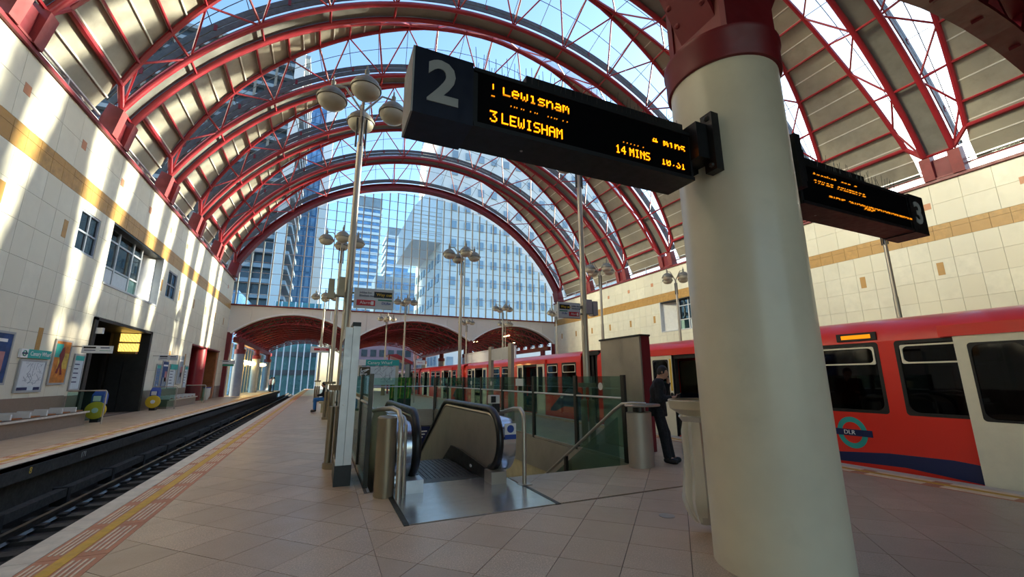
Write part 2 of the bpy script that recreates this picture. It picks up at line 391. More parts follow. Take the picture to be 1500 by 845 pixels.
# ---- centre track under the train and the platforms beyond it
rf = setting('floor', (14, 20, 0), 'platforms and track bed on the right of the train')
obj('track_bed', MB().box(IX1-.4, 11.9, YB, 78, -1.3, -1.06), 'tracksoil', rf)
obj('platform_wall', MB().box(IX1-.4, IX1-.22, YB, YF, -1.15, -.3), 'pit', rf)
for x in (9.3, 10.74): obj('rail', MB().prism([(x-.07,-1.0),(x+.07,-1.0),(x+.036,-.85),(x-.036,-.85)], YB, 78, 'y'), 'rail', rf)
obj('slab', MB().box(11.45, 19.4, YB, YF, -1.2, 0), 'granite', rf)
obj('slab', MB().box(22.2, XR+.4, YB, YF, -1.2, 0), 'granite', rf)
obj('track_bed', MB().box(19.3, 22.3, YB, 78, -1.3, -1.06), 'tracksoil', rf)

# ---- stone-clad side walls
def side_wall(name, X, s, holes, y0, y1, label):
    w = setting(name, (X, 20, 0), label)
    b = MB()
    for q in cut((y0, y1, -.3, ZC), holes): b.box(X-s*.03, X-s*.42, q[0], q[1], q[2], q[3])
    obj('backing', b, 'mortar', w, kind='structure')
    rows = [(0,.95,'brownstone',.75),(.95,1.95,'stone',.76),(1.95,2.9,'stone',.76),(2.9,3.85,'stone',.76),(3.85,4.85,'stone',.76),(4.85,5.8,'stone',.76),(5.8,6.7,'stone',.76),
            (6.7,7.6,'stone',.76),(7.6,8.06,'ochre',.61),(8.06,8.30,'ochre',.61),(8.30,9.27,'stone',1.02),(9.27,ZC,'stone',1.02)]
    P = {'stone': [], 'ochre': [], 'brownstone': []}
    ys = 4. if s > 0 else 1.5
    for ri, (z0, z1, mk, wd) in enumerate(rows):
        y = ys-(ri % 2)*.0
        while y < y1-.05:
            for q in cut((y, min(y+wd, y1), z0, z1), holes):
                d = random.random()*.003
                P[mk].append(MB().box(X-s*.03, X+d*s, q[0]+.005, q[1]-.005, q[2]+.005, q[3]-.005))
            y += wd
    emit(w, 'stone_tile', 'stone', P['stone']); emit(w, 'band_tile', 'ochre', P['ochre']); emit(w, 'plinth_tile', 'brownstone', P['brownstone'])
    acc = []; acc2 = []
    k = 0
    while True:
        ya = 2.36+3.04*k+(0 if s > 0 else .4)
        if ya > y1-.5: break
        acc.append(MB().box(X-.01*s, X+.007*s, ya-.14, ya+.14, 9.1, 9.4))
        for z0, z1 in ((5.98, 6.56),(2.38, 3.06)):
            q = (ya-.12, ya+.12, z0, z1)
            if all(h[0]-.1 > q[1] or h[1]+.1 < q[0] or h[2] > z1 or h[3] < z0 for h in holes): acc2.append(MB().box(X-.01*s, X+.007*s, *q))
        k += 1
    emit(w, 'accent_tile', 'terracotta', acc); emit(w, 'accent_tile', 'ochre', acc2)
    # raised coping
    obj('coping', MB().box(X-s*.45, X+s*.10, y0, y1, ZC, ZC+.13), 'darkred', w)
    return w
HL = [(20.55,26.55,-.3,3.8),(33.85,42.0,-.3,3.75),(18.3,19.65,5.82,7.26),(20.62,26.35,5.1,7.6),(27.42,28.92,5.82,7.26)]
HR = [(20.62,26.35,5.1,7.6)]
wl_ = side_wall('wall_left', XL, 1, HL, YB, YE, 'cream stone tiled left wall with an ochre band')
wr_ = side_wall('wall_right', XR, -1, HR, YB, YE, 'cream stone tiled right wall with an ochre band')

# ---- windows in the side walls
WN = [0]
def small_window(X, s, y0, y1, z0, z1):
    WN[0] += 1; w = setting('window_%d' % WN[0], (X, (y0+y1)/2, z0), 'small four pane window in the stone wall')
    f = MB(); t = .06
    fr = obj('window_frame', MB().box(X-s*.12, X-s*.02, y0, y0+t, z0, z1).box(X-s*.12, X-s*.02, y1-t, y1, z0, z1).box(X-s*.12, X-s*.02, y0+t, y1-t, z0, z0+t).box(X-s*.12, X-s*.02, y0+t, y1-t, z1-t, z1), 'bluegrey', w)
    ym, zm = (y0+y1)/2, (z0+z1)/2
    obj('mullion', MB().box(X-s*.11, X-s*.03, ym-.03, ym+.03, z0+t, z1-t), 'bluegrey', w); obj('transom', MB().box(X-s*.105, X-s*.035, y0+t, y1-t, zm-.03, zm+.03), 'bluegrey', w)
    for a, b in ((y0+t, ym-.03), (ym+.03, y1-t)):
        for c, d in ((z0+t, zm-.03), (zm+.03, z1-t)): obj('pane', MB().box(X-s*.08, X-s*.07, a, b, c, d), 'winglass', w)
    obj('room_wall', MB().box(X-s*1.5, X-s*1.6, y0-1, y1+1, z0-.5, z1+.5), 'bdark', w)
def bay_window(X, s, y0, y1, z0, z1):
    WN[0] += 1; w = setting('window_%d' % WN[0], (X, (y0+y1)/2, z0), 'large recessed bay window with steel reveals')
    xi = X-s*.9
    obj('reveal', MB().box(X-s*.02, xi, y0, y0+.06, z0, z1), 'alu', w); obj('reveal', MB().box(X+s*.05, xi, y1-.08, y1, z0, z1), 'alu', w)
    obj('reveal', MB().prism([(X,y1-1.7),(X-s*.05,y1-1.7),(xi,y1-1.2),(xi,y1-.1),(X-s*.02,y1-.1)] if False else [(xi,y1-1.6),(X-s*.25,y1-.08),(xi,y1-.08)], z0, z1, 'z'), 'offwhite', w)
    obj('head_panel', MB().box(X-s*.02, xi, y0, y1, z1-.07, z1), 'black', w); obj('window_sill', MB().box(X+s*.03, xi, y0, y1, z0, z0+.08), 'alu', w)
    obj('room_wall', MB().box(X-s*2.8, X-s*2.9, y0-1, y1+1, z0-1, z1+1), 'bdark', w)
    xf = X-s*.35; ys = [y0+.06, y0+1.55, y0+3.05, y0+4.0]
    for a in ys: obj('mullion', MB().box(xf-.05, xf+.05, a-.05, a+.05, z0+.08, z1-.07), 'alu', w)
    for zz in (z0+.85, z1-.55): obj('transom', MB().box(xf-.04, xf+.04, ys[0], ys[-1], zz-.035, zz+.035), 'alu', w)
    zz = [z0+.08, z0+.85, z1-.55, z1-.07]
    for i in range(3):
        for k in range(3):
            obj('pane', MB().box(xf-.008, xf+.008, ys[i]+.05, ys[i+1]-.05, zz[k]+.03, zz[k+1]-.03), 'winglass' if k else 'railglass', w)
    obj('frosted_panel', MB().box(xf+s*.02, xf+s*.03, ys[0]+.1, ys[1]-.1, z0+.14, z0+.78), 'paper', w)
    obj('frosted_panel', MB().box(xf+s*.02, xf+s*.03, ys[1]+.1, ys[2]-.1, z0+.14, z0+.78), 'paper', w)
for X, s in ((XL, 1), (XR, -1)):
    bay_window(X, s, 20.62, 26.35, 5.1, 7.6)
    if s > 0: small_window(X, s, 18.3, 19.65, 5.82, 7.26); small_window(X, s, 27.42, 28.92, 5.82, 7.26)

# ---- entrances in the left wall
d1 = setting('door_1', (XL, 23.5, 0), 'dark steel lined entrance with two amber louvred panels')
obj('back_wall', MB().box(XL-4.2, XL-4.3, 19, 28, -.3, 4.2), 'darkwood', d1); obj('jamb', MB().box(XL-4.2, XL-.02, 20.35, 20.55, -.3, 3.8), 'darkwood', d1)
obj('soffit_panel', MB().box(XL-4.2, XL-.02, 20.55, 26.55, 3.72, 3.82), 'darkwood', d1); obj('threshold', MB().box(XL-4.2, XL-.3, 20.5, 26.6, -.3, -.002), 'brownstone', d1)
for k in range(3): obj('steel_panel', MB().box(XL-.30-k*.55, XL-.83-k*.55, 26.34, 26.5, 0, 2.72) if k < 2 else MB().box(XL-1.45, XL-1.6, 26.2, 26.5, 0, 3.7), 'darkwood' if k == 2 else 'post_dark', d1)
for z0 in (2.81, 3.28):
    fr = obj('louvre_panel', MB().box(XL-.34, XL-1.12, 26.28, 26.36, z0+.02, z0+.40), 'amberpanel', d1)
    sl_ = MB()
    for k in range(13): obj('slat', MB().box(XL-.345-k*.0625, XL-.36-k*.0625, 26.26, 26.28, z0, z0+.42), 'bronze', fr)
obj('side_panel', MB().box(XL-.5, XL-4.2, 26.5, 26.6, 0, 3.8), 'post_dark', d1)
for y in (20.6, 26.3): obj('door_frame', MB().box(XL-.35, XL+.05, y, y+.24, 0, 3.8), 'post_dark', d1)
obj('door_head', MB().box(XL-.35, XL+.05, 20.6, 26.54, 3.7, 3.82), 'post_dark', d1)
obj('camera_housing', MB().box(XL-.15, XL+.25, 20.75, 20.9, 3.2, 3.42), 'offwhite', d1)
d2 = setting('door_2', (XL, 38, 0), 'entrance with a red pillar and orange brown walls')
obj('back_wall', MB().box(XL-3., XL-3.1, 33, 43, -.3, 4), 'darkwood', d2); obj('jamb', MB().box(XL-3., XL-.05, 41.75, 42.0, -.3, 3.75), 'terracotta', d2)
obj('jamb', MB().box(XL-3., XL-.05, 33.7, 33.85, -.3, 3.75), 'woodbrown', d2); obj('soffit_panel', MB().box(XL-3., XL-.05, 33.85, 42, 3.7, 3.8), 'darkred', d2)
obj('pillar', MB().lathe([(.62,0),(.62,.05),(.55,.06),(.55,3.72)], 20, (XL-.55, 37.9, 0)), 'red', d2, True)
obj('side_panel', MB().box(XL-2.4, XL-.1, 41.6, 41.75, 1.0, 3.6), 'woodbrown', d2); obj('shop_counter', MB().box(XL-2.2, XL-1.2, 35, 36.6, 0, 1.05), 'darkwood', d2)
obj('threshold', MB().box(XL-3., XL-.3, 33.8, 42, -.3, -.002), 'brownstone', d2); obj('lintel', MB().box(XL-.3, XL+.04, 33.85, 42, 3.68, 3.78), 'darkred', d2)

# ---- far end wall with three low arches
ARCH = [(-7.72, 2.5), (2.85, 14.45), (14.8, 25.05)]; ZS, RISE = 5.45, 1.92
def arch_z(x):
    for a, b in ARCH:
        if a <= x <= b:
            h = (b-a)/2; rad = (h*h+RISE*RISE)/(2*RISE); c = (a+b)/2
            return ZS+RISE-rad+math.sqrt(max(0, rad*rad-(x-c)**2))
    return ZS
we = setting('wall_far', (8.6, YE, 0), 'white panelled end wall with three shallow arches')
xs = [XL]; pan = []
for a, b in ARCH: xs += [a+(b-a)*i/24 for i in range(25)]
xs.append(XR)
PW = 1.66; k = 0; x = XL
while x < XR-.01:
    x2 = min(x+PW, XR); low = [x+(x2-x)*i/8 for i in range(9)]
    pan.append(MB().prism([(x+.006, 8.0), (x2-.006, 8.0)]+[(min(max(q, x+.006), x2-.006), arch_z(q)+.12) for q in low[::-1]], YE, YE+.25, 'y')); x = x2
emit(we, 'wall_panel', 'endwall', pan)
for a, b in ARCH:
    q = [a+(b-a)*i/28 for i in range(29)]
    obj('arch_trim', MB().ribbon([(p, YE-.12, arch_z(p)) for p in q], [(p, YE+.4, arch_z(p)) for p in q], .13), 'white', we)
obj('red_rail', MB().box(XL, XR, YE-.14, YE+.2, 8.0, 8.12), 'darkred', we)
for x in (XL+.15, 2.68, 14.62, XR-.05): obj('pier', MB().box(x-.17, x+.17, YE+.02, YE+.5, -.3, ZS+.2), 'darkred', we)

# ================================================================== ROOF
CX, CZ, RB, TH = 8.57, 3.38, 18.3, 63.6
YK = [42.6-.02]+[42.3-5.72*k for k in range(1, 11)]
def P_(th, rad, y): return Vector((CX+rad*math.sin(R(th)), y, CZ+rad*math.cos(R(th))))
def sm(t): t = max(0., min(1., t)); return t*t*(3-2*t)
def RT(th): u = min(1., abs(th)/TH); return 20.38-1.86*math.sqrt(u*u+.004)
def WT(th): u = min(1., abs(th)/TH); return .07+(1.02*max(0., min(1., (u-.2)/.5)) if u < .7 else 1.02+.80*(u-.7)/.3)
roof = setting('ceiling', (CX, 20, 11.5), 'arched roof of red steel tubes, grey soffit panels and glass')
NODES = [TH*i/6 for i in range(-6, 7)]; HALF = [TH*(i+.5)/6 for i in range(-6, 6)]
fine = [TH*i/30 for i in range(-30, 31)]
strips = []; fascias = []; struts = []; diags = []; purl = []; panels = []; battens = []; panes = []; bars = []; rods = []; caps = []
for k, yk in enumerate(YK):
    if k > 0:
        for dy in (-.5, .5): obj('arch_tube', MB().tube([P_(t, RB, yk+dy) for t in fine], .125, 10), 'red', roof, True)
        for i in range(12):
            a = [NODES[i]+(NODES[i+1]-NODES[i])*q/4 for q in range(5)]
            strips.append(MB().ribbon([P_(t, RB+.16, yk-.48) for t in a], [P_(t, RB+.16, yk+.48) for t in a], .05))
        for dy in (-.62, .62):
            for rr, th_ in ((RB+.18, .0), (RB+.46, .0)):
                fascias.append(MB().ribbon([P_(t, rr, yk+dy) for t in fine], [P_(t, rr+.24, yk+dy) for t in fine], .05))
        for t in NODES: struts.append(MB().tube([P_(t, RB, yk-.5), P_(t, RB, yk+.5)], .06, 6))
        for t in HALF:
            for dy in (-.66, .66): caps.append(MB().box(*[f(q) for q in ((P_(t, RB+.5, yk+dy)),) for f in (lambda p: p.x-.06, lambda p: p.x+.06, lambda p: p.y-.03, lambda p: p.y+.03, lambda p: p.z-.14, lambda p: p.z+.14)]))
    if k == len(YK)-1: break
    y1 = yk; y0 = YK[k+1]; ym = (y0+y1)/2
    hw = (y1-y0)/2
    def T_(t, s, rad=None): return P_(t, RT(t) if rad is None else rad, ym+s*WT(t)*(hw/2.86))
    ext = [-61.5+123*i/56 for i in range(57)]
    for s in (-1, 1):
        obj('crescent_tube', MB().tube([T_(t, s) for t in ext], .105, 8), 'red', roof, True)
        yb = y0+.5 if s < 0 else y1-.5
        if k == 0 and s > 0: yb = y1-.45
        for sd in (-1, 1):
            # stub from pier, then horizontal tube along the foot of the panel
            obj('stub_tube', MB().tube([P_(sd*TH, RB, yb), T_(sd*61.5, s)], .10, 8), 'red', roof, True)
        for i, t in enumerate(NODES):
            if abs(t) > 60: continue
            struts.append(MB().tube([P_(t, RB, yb), T_(t, s)], .055, 6))
        for i, t in enumerate(HALF):
            for n in (NODES[i], NODES[i+1]):
                if abs(n) > 60: diags.append(MB().tube([P_(n, RB, yb), T_(t, s)], .045, 6)) if abs(t) < 60 else None
                else: diags.append(MB().tube([P_(n, RB, yb), T_(t, s)], .045, 6))
        # glazing between arch band and crescent
        yo = yb-s*.0
        G = lambda t, f: P_(t, RB+.72, yo+s*.12).lerp(T_(t, s, RT(t)+.12), f)
        for i in range(12):
            a = [NODES[i]+(NODES[i+1]-NODES[i])*q/4 for q in range(5)]
            panes.append(MB().ribbon([G(t, 0.) for t in a], [G(t, 1.) for t in a], .012))
            rods.append(MB().tube([G(t, .5) for t in a], .018, 5))
        for t in HALF+NODES:
            if abs(t) < 62: bars.append(MB().tube([G(t, 0.), G(t, 1.)], .02, 5))
    for sd in (-1, 1):
        obj('foot_tube', MB().tube([T_(sd*61.5, -1), T_(sd*61.5, 1)], .10, 8), 'red', roof, True)
        obj('foot_rod', MB().tube([P_(sd*66.2, 18.50, y0+.2), P_(sd*66.2, 18.50, y1-.2)], .035, 6), 'darkred', roof, True)
        st = 2.65; t = 66.2
        while t > 15:
            t2 = t-st; a = [t+(t2-t)*q/2 for q in range(3)]
            panels.append(MB().ribbon([T_(sd*q, -1, RT(q)+.12) for q in a], [T_(sd*q, 1, RT(q)+.12) for q in a], .05))
            q = t2
            battens.append(MB().bar(T_(sd*q, -1, RT(q)+.085), T_(sd*q, 1, RT(q)+.085), .055, .06, P_(sd*q, 1, 0)-P_(sd*q, 0, 0)))
            t = t2
        for t in [x for x in NODES+HALF if x*sd > 12 and abs(x) < 60]:
            purl.append(MB().tube([T_(t, -1, RT(t)-.02), T_(t, 1, RT(t)-.02)], .06, 6))
emit(roof, 'strip_panel', 'strip', strips); emit(roof, 'fascia', 'rim', fascias); emit(roof, 'cross_strut', 'red', struts, smooth=True); emit(roof, 'brace_rod', 'red', diags, smooth=True)
emit(roof, 'purlin', 'red', purl, smooth=True); emit(roof, 'soffit_panel', 'soffit', panels); emit(roof, 'batten', 'batten', battens)
emit(roof, 'glass_pane', 'roofglass', panes); emit(roof, 'glazing_bar', 'rim', bars); emit(roof, 'glazing_rod', 'rim', rods); emit(roof, 'clamp', 'darkred', caps)
# piers on the coping
for yk in YK[1:]:
    for X, s in ((XL, 1), (XR, -1)):
        pr = obj('pier_plate', MB().box(X-s*.30, X+s*.12, yk-.62, yk+.62, ZC+.13, ZC+.2), 'rust', roof)
        for dy in (-.5, .5):
            obj('pier', MB().prism([(X-s*.42, ZC+.13), (X+s*.16, ZC+.13), (X+s*.34, 11.42), (X-s*.12, 11.62)], yk+dy-.2, yk+dy+.2, 'y'), 'rust', roof)
        obj('pier_web', MB().prism([(X-s*.42, ZC+.13), (X+s*.02, ZC+.13), (X+s*.12, 11.3), (X-s*.12, 11.4)], yk-.3, yk+.3, 'y'), 'darkred', roof)
# clerestory strip between coping and panels
for X, s in ((XL, 1), (XR, -1)):
    WN[0] += 1; w = setting('window_%d' % WN[0], (X, 20, ZC), 'low clerestory glazing above the coping')
    for k in range(len(YK)-1):
        a, b = YK[k+1]+.72, YK[k]-.72
        obj('pane', MB().box(X-s*.28, X-s*.29, a, b, ZC+.13, 11.0), 'roofglass', w); obj('top_rail', MB().box(X-s*.25, X-s*.32, a, b, 11.0, 11.06), 'alu', w)
        obj('mullion', MB().box(X-s*.25, X-s*.32, (a+b)/2-.03, (a+b)/2+.03, ZC+.13, 11.0), 'alu', w)
        obj('mid_rail', MB().box(X-s*.26, X-s*.31, a, b, ZC+.52, ZC+.56), 'alu', w)

# ---- end arch and glazed end screen
yE0 = 42.75
ea = obj('end_arch', MB().ribbon([P_(t, RB-.22, yE0-.4) for t in fine], [P_(t, RB-.22, yE0+.5) for t in fine], .06).ribbon([P_(t, RB+.22, yE0-.4) for t in fine], [P_(t, RB+.22, yE0+.5) for t in fine], .06).ribbon([P_(t, RB-.2, yE0-.1) for t in fine], [P_(t, RB+.25, yE0-.1) for t in fine], .06), 'darkred', roof, True)
obj('end_arch_rim', MB().ribbon([P_(t, RB+.34, yE0-.45) for t in fine], [P_(t, RB+.70, yE0-.45) for t in fine], .06), 'rim', roof, True)
for X, s in ((XL, 1), (XR, -1)): obj('end_pier', MB().prism([(X-s*.42, ZC+.13), (X+s*.35, ZC+.13), (X+s*.55, 11.5), (X-s*.1, 11.75)], yE0-.5, yE0+.6, 'y'), 'darkred', roof)
WN[0] += 1; scr = setting('window_%d' % WN[0], (CX, YE, 8.1), 'tall glazed end screen under the last arch')
RG = RB-.1; mull = []; hb = []; pn = []
nx = 38; dx = (XR-XL-.5)/nx
def gz(x):
    d = RG*RG-(x-CX)**2
    return CZ+math.sqrt(d) if d > 0 else 8.2
xsx = [XL+.25+dx*i for i in range(nx+1)]
for x in xsx:
    z1 = max(gz(x), 11.0)
    mull.append(MB().box(x-.045, x+.045, YE-.02, YE+.24, 8.12, z1))
zr = [8.12+1.02*i for i in range(15)]
for z in zr[1:]:
    h = RG*RG-(z-CZ)**2
    if h <= 0: continue
    h = math.sqrt(h) if z > 11 else 99
    hb.append(MB().box(max(XL, CX-h), min(XR, CX+h), YE+.05, YE+.10, z-.02, z+.02))
for i in range(nx):
    for j in range(15):
        a, b = xsx[i]+.05, xsx[i+1]-.05; z0 = zr[j]+.02; z1 = zr[j]+1.0
        ga, gb = max(gz(a), 11.), max(gz(b), 11.)
        if z0 > min(ga, gb): continue
        pn.append(MB().prism([(a, z0), (b, z0), (b, min(z1, gb)), (a, min(z1, ga))], YE+.06, YE+.075, 'y'))
emit(scr, 'mullion', 'steel_brushed', mull); emit(scr, 'glazing_rail', 'alu', hb); emit(scr, 'pane', 'screenglass', pn)
# ================================================================== far hall behind the end wall
hall = setting('ceiling', (8.6, 58, 7), 'dark red ribbed vaults of the hall beyond the end wall')
for a, b in ARCH:
    q = [a+(b-a)*i/24 for i in range(25)]
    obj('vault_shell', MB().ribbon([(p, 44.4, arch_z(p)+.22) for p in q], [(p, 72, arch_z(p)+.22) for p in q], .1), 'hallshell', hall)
    for k in range(12):
        y = 45.2+2.25*k; lowz = lambda p: ZS-.42+(arch_z(p)-ZS)*.86
        m = MB().tube([(p, y, arch_z(p)+.02) for p in q], .07, 6).tube([(p, y, lowz(p)) for p in q], .065, 6)
        for i in range(0, 24, 2):
            m.tube([(q[i], y, lowz(q[i])), (q[i+1], y, arch_z(q[i+1]))], .04, 5).tube([(q[i+1], y, arch_z(q[i+1])), (q[i+2], y, lowz(q[i+2]))], .04, 5)
        obj('arch_truss', m, 'hallrib', hall, True)
for x in (-7.35, 2.68, 14.62, 24.7):
    obj('edge_beam', MB().box(x-.22, x+.22, 44.5, 72, 4.75, 5.2), 'darkred', hall)
    for k in range(11): obj('bracket', MB().box(x-.18, x+.18, 45.4+2.25*k, 45.75+2.25*k, 5.2, 5.75), 'red' if x > 10 else 'darkred', hall)
for x in (-7.1, 2.68, 14.62, 24.4):
    for y in (45.6, 56.5, 67.5):
        c = obj('column', MB().lathe([(.42,0),(.42,3.75)], 18, (x, y, 0)), 'bluegrey', hall, True)
        obj('column_head', MB().lathe([(.45,3.75),(.45,4.15),(.3,4.2),(.3,4.8)], 18, (x, y, 0)), 'darkred', hall, True)
for (x, y, z, l) in ((20.5,47,6.6,1.5),(22.6,50,6.0,1.2),(18.5,53,6.3,1.4)):
    obj('strip_light', MB().box(x-.06, x+.06, y, y+l, z-.04, z+.04), 'warmlamp', hall)
WN[0] += 1; hs = setting('window_%d' % WN[0], (-7.9, 56, 0), 'glazed side screen of the far hall')
for k in range(13):
    y = 46.4+1.9*k
    obj('mullion', MB().box(-8.0, -7.86, y, y+.12, 0, 4.8), 'creamwall', hs); obj('pane', MB().box(-7.95, -7.93, y+.12, y+1.9, 0, 4.8), 'hallglass', hs)
for x, y in ((-7.45,50.5),(-7.45,53.2),(-7.45,56.),(-6.9,60.5)):
    l = thing('wall_lamp', 'glowing yellow lamp on the side screen of the far hall, %s' % {50.5:'nearest of the row',53.2:'second of the row',56.:'third of the row',60.5:'hanging furthest off'}[y], 'lamp', (x, y, 3.0), 'yellow lamps in the far hall')
    obj('shade', MB().ball((x, y, 3.2), .42, .30, .2), 'warmlamp', l, True); obj('bracket', MB().bar((x-.45, y, 3.45), (x, y, 3.35), .05, .05), 'darkred', l)

# ================================================================== near hall: big column, truss arch overhead
COLX, COLY = 3.555, 2.592
colm = setting('trim_1', (COLX, COLY, 0), 'large grey round column with a red steel head')
obj('shaft', MB().lathe([(.5,-.02),(.5,4.43)], 56, (COLX, COLY, 0)), 'colgrey', colm, True)
obj('collar', MB().lathe([(.47,4.40),(.525,4.41),(.535,4.43),(.535,4.66),(.55,4.68),(.55,4.72),(.4,4.73)], 56, (COLX, COLY, 0)), 'darkred', colm, True)
for dx, dy, w, d in ((-.30,-.05,.07,.62),(-.02,-.05,.07,.62),(.26,-.05,.07,.62)):
    obj('web_plate', MB().box(COLX+dx-w/2, COLX+dx+w/2, COLY+dy-d/2, COLY+dy+d/2, 4.72, 6.2), 'rust', colm)
for dy in (-.36, .28): obj('flange_plate', MB().box(COLX-.36, COLX+.36, COLY+dy-.03, COLY+dy+.03, 4.72, 6.2), 'darkred', colm)
for s in (-1, 1):
    arm = obj('arm_flange', MB().bar((COLX+s*.30, COLY-.05, 4.95), (COLX+s*1.0, COLY-.05, 6.2), .42, .05, (0,0,1)), 'darkred', colm)
    for k in range(4):
        for e in (-.16, .16):
            c = Vector((COLX+s*(.42+.10*k), COLY-.05+e, 4.95+(.12+.10*k)*1.785-.03)); obj('bolt', MB().ball(c, .035, .035, .03, 8, 5), 'rust', arm, True)
    obj('arm_web', MB().bar((COLX+s*.20, COLY-.05, 5.1), (COLX+s*.9, COLY-.05, 6.3), .06, .25, (0,0,1)), 'rust', colm)
nh = setting('ceiling', (8, -4, 8), 'dark truss arch and vault over the camera end of the station')
for ax, (a, b, zsp, ri) in enumerate(((3.56, 20.4, 5.7, 2.62), (-8., 3.55, 5.5, 2.3), (20.4, 25.2, 5.7, 2.0))):
    n = 20; q = [a+(b-a)*i/n for i in range(n+1)]
    az = lambda p: zsp+ri*(1-((p-(a+b)/2)/((b-a)/2))**2)
    m = MB().ribbon([(p, 2.35, az(p)) for p in q], [(p, 2.8, az(p)) for p in q], .1)
    obj('arch_chord', m, 'darkred', nh); obj('arch_chord', MB().ribbon([(p, 2.4, az(p)*.9+2.0) for p in q], [(p, 2.75, az(p)*.9+2.0) for p in q], .1), 'darkred', nh)
    for i in range(n):
        z0, z1 = (az(q[i]), az(q[i+1])*.9+2.0) if i % 2 else (az(q[i])*.9+2.0, az(q[i+1]))
        obj('truss_rod', MB().bar((q[i], 2.58, z0+.05), (q[i+1], 2.58, z1), .16, .16), 'darkred', nh)
    obj('vault_shell', MB().ribbon([(p, -14, az(p)*.9+2.15) for p in q], [(p, 2.5, az(p)*.9+2.15) for p in q], .1), 'hallshell', nh)

nw = setting('shade_wall_near', (8.6, -14, 0), 'added unseen dark wall behind the camera shading the right half of the hall'); obj('shade_slab', MB().box(9, XR+.4, -14.3, -14, -1.3, 10.2), 'rust', nw)  # added out of view to darken the column's right side; left half stays open
# ================================================================== city outside
terr = setting('floor', (0, 200, -7), 'ground outside the station')
obj('ground', MB().box(-400, 400, 78, 600, -7.5, -7), 'terrain', terr); obj('ground', MB().box(27, 400, -200, 78, -7.5, -7), 'terrain', terr); obj('ground', MB().box(-400, -13, -200, 78, -7.5, -7), 'terrain', terr)
def building(label, x0, x1, y0, y1, zt, bm, z0=-7):
    t = thing('building', label, 'building', ((x0+x1)/2, (y0+y1)/2, z0)); obj('body', MB().box(x0, x1, y0, y1, z0, zt), bm, t); return t
def windows(t, x0, x1, y, z0, z1, nx, nz, w, h, wm, face='y', fr=None):
    P = []
    for i in range(nx):
        for j in range(nz):
            c = x0+(x1-x0)*(i+.5)/nx; z = z0+(z1-z0)*(j+.5)/nz
            P.append(MB().box(c-w/2, c+w/2, y-.25, y+.05, z-h/2, z+h/2) if face == 'y' else MB().box(y-.25, y+.05, c-w/2, c+w/2, z-h/2, z+h/2))
    emit(t, 'window', wm, P, 280)
def slabs(t, x0, x1, y0, y1, z0, z1, n, th, m, over=.8):
    for j in range(n):
        z = z0+(z1-z0)*j/(n-1); obj('balcony_slab', MB().box(x0-over, x1+over, y0-over, y1+.2, z-th/2, z+th/2), m, t)
b = building('dark glass apartment block with pale balconies seen left of the end screen', -58, -10.5, 104, 126, 80, 'bdark')
slabs(b, -58, -10.5, 104, 126, 2, 80, 24, .9, 'bslab', 1.3); obj('corner_pier', MB().box(-12.3, -10.2, 102.5, 104.5, -7, 81), 'bstone', b)
for x in range(-56, -12, 4): obj('fin', MB().box(x-.25, x+.25, 102.6, 103.2, -7, 80), 'bbrown', b)
b = building('tall blue glass tower with a pale right edge', -30, -4.6, 150, 175, 97, 'bblue')
windows(b, -29.5, -6.5, 150, -4, 95, 14, 20, 1.15, 4.1, 'bwin'); obj('corner_pier', MB().box(-6.2, -3.3, 149, 152, -7, 98), 'bwhite', b); obj('roof_plant', MB().prism([(-26,97),(-8,97),(-10,102),(-24,100)], 153, 170, 'y'), 'bslab', b)
b = building('distant white tower striped with balconies, taller of two', 10, 25.6, 262, 282, 108, 'bwin')
slabs(b, 10, 25.6, 262, 282, 0, 107, 26, 1.7, 'bwhite', .9); obj('roof_crown', MB().box(9.3, 26, 261, 282, 106.5, 113.5), 'bslab', b)
b = building('distant white striped tower, shorter, right of the taller one', 27, 39, 231, 248, 80, 'bwin')
slabs(b, 27, 39, 231, 248, 0, 79, 20, 1.6, 'bwhite', .8); obj('roof_crown', MB().box(27.5, 38.5, 231.5, 247, 79.5, 85), 'bslab', b)
b = building('low blue grey office block between the towers', 18, 42, 190, 206, 46.5, 'bslab')
windows(b, 18.5, 41.5, 190, 2, 45, 8, 9, 2.2, 3.2, 'bblue'); obj('roof_plant', MB().box(26, 38, 193, 203, 46.5, 50), 'bwin', b)
b = building('pale stone office block with square windows and an overhanging top', 24, 80, 96, 128, 76, 'bstone')
windows(b, 25, 79, 96, 3, 75, 15, 15, 1.5, 2.0, 'bwinpale'); windows(b, 97, 127, 24, 3, 33, 9, 6, 1.6, 2.0, 'bwinpale', 'x')
obj('overhang', MB().box(17, 24, 97, 122, 34.2, 42.5), 'bwhite', b)
for k in range(8): obj('slat', MB().box(16.8, 24, 96.8, 97.0, 34.8+k, 35.1+k), 'bwhite', b)
obj('overhang_roof', MB().prism([(17, 42.5), (24, 42.5), (24, 52)], 97, 122, 'y'), 'bwhite', b)
b = building('teal glass office block beyond the arches with white vertical fins', -9.5, -1.2, 90, 98, 16, 'bteal')
for k in range(8): obj('fin', MB().box(-9.4+k*1.15, -9.2+k*1.15, 89.5, 90, -7, 16), 'bwhite', b)
for z in (2.2, 5.6, 9.2): obj('spandrel', MB().box(-9.5, -1.2, 89.7, 90, z, z+.9), 'bdark', b)
b = building('pink grey low building seen under the middle arch', 8, 22.6, 118, 130, 14, 'bpink')
windows(b, 8.5, 22.2, 118, 0, 13, 6, 4, 1.5, 1.8, 'bdark')
b = building('teal glass building right of the station behind the clerestory', 45, 60, -40, 62, 16.2, 'bteal')
windows(b, -38, 60, 45, 6, 16, 40, 3, 1.8, 2.4, 'bwin', 'x')
b = building('blue glass block left of the far hall', -26, -12, 70, 92, 14, 'bblue')
windows(b, -25.5, -12.5, 70, 1, 13.5, 8, 4, 1.3, 2.4, 'bwin')
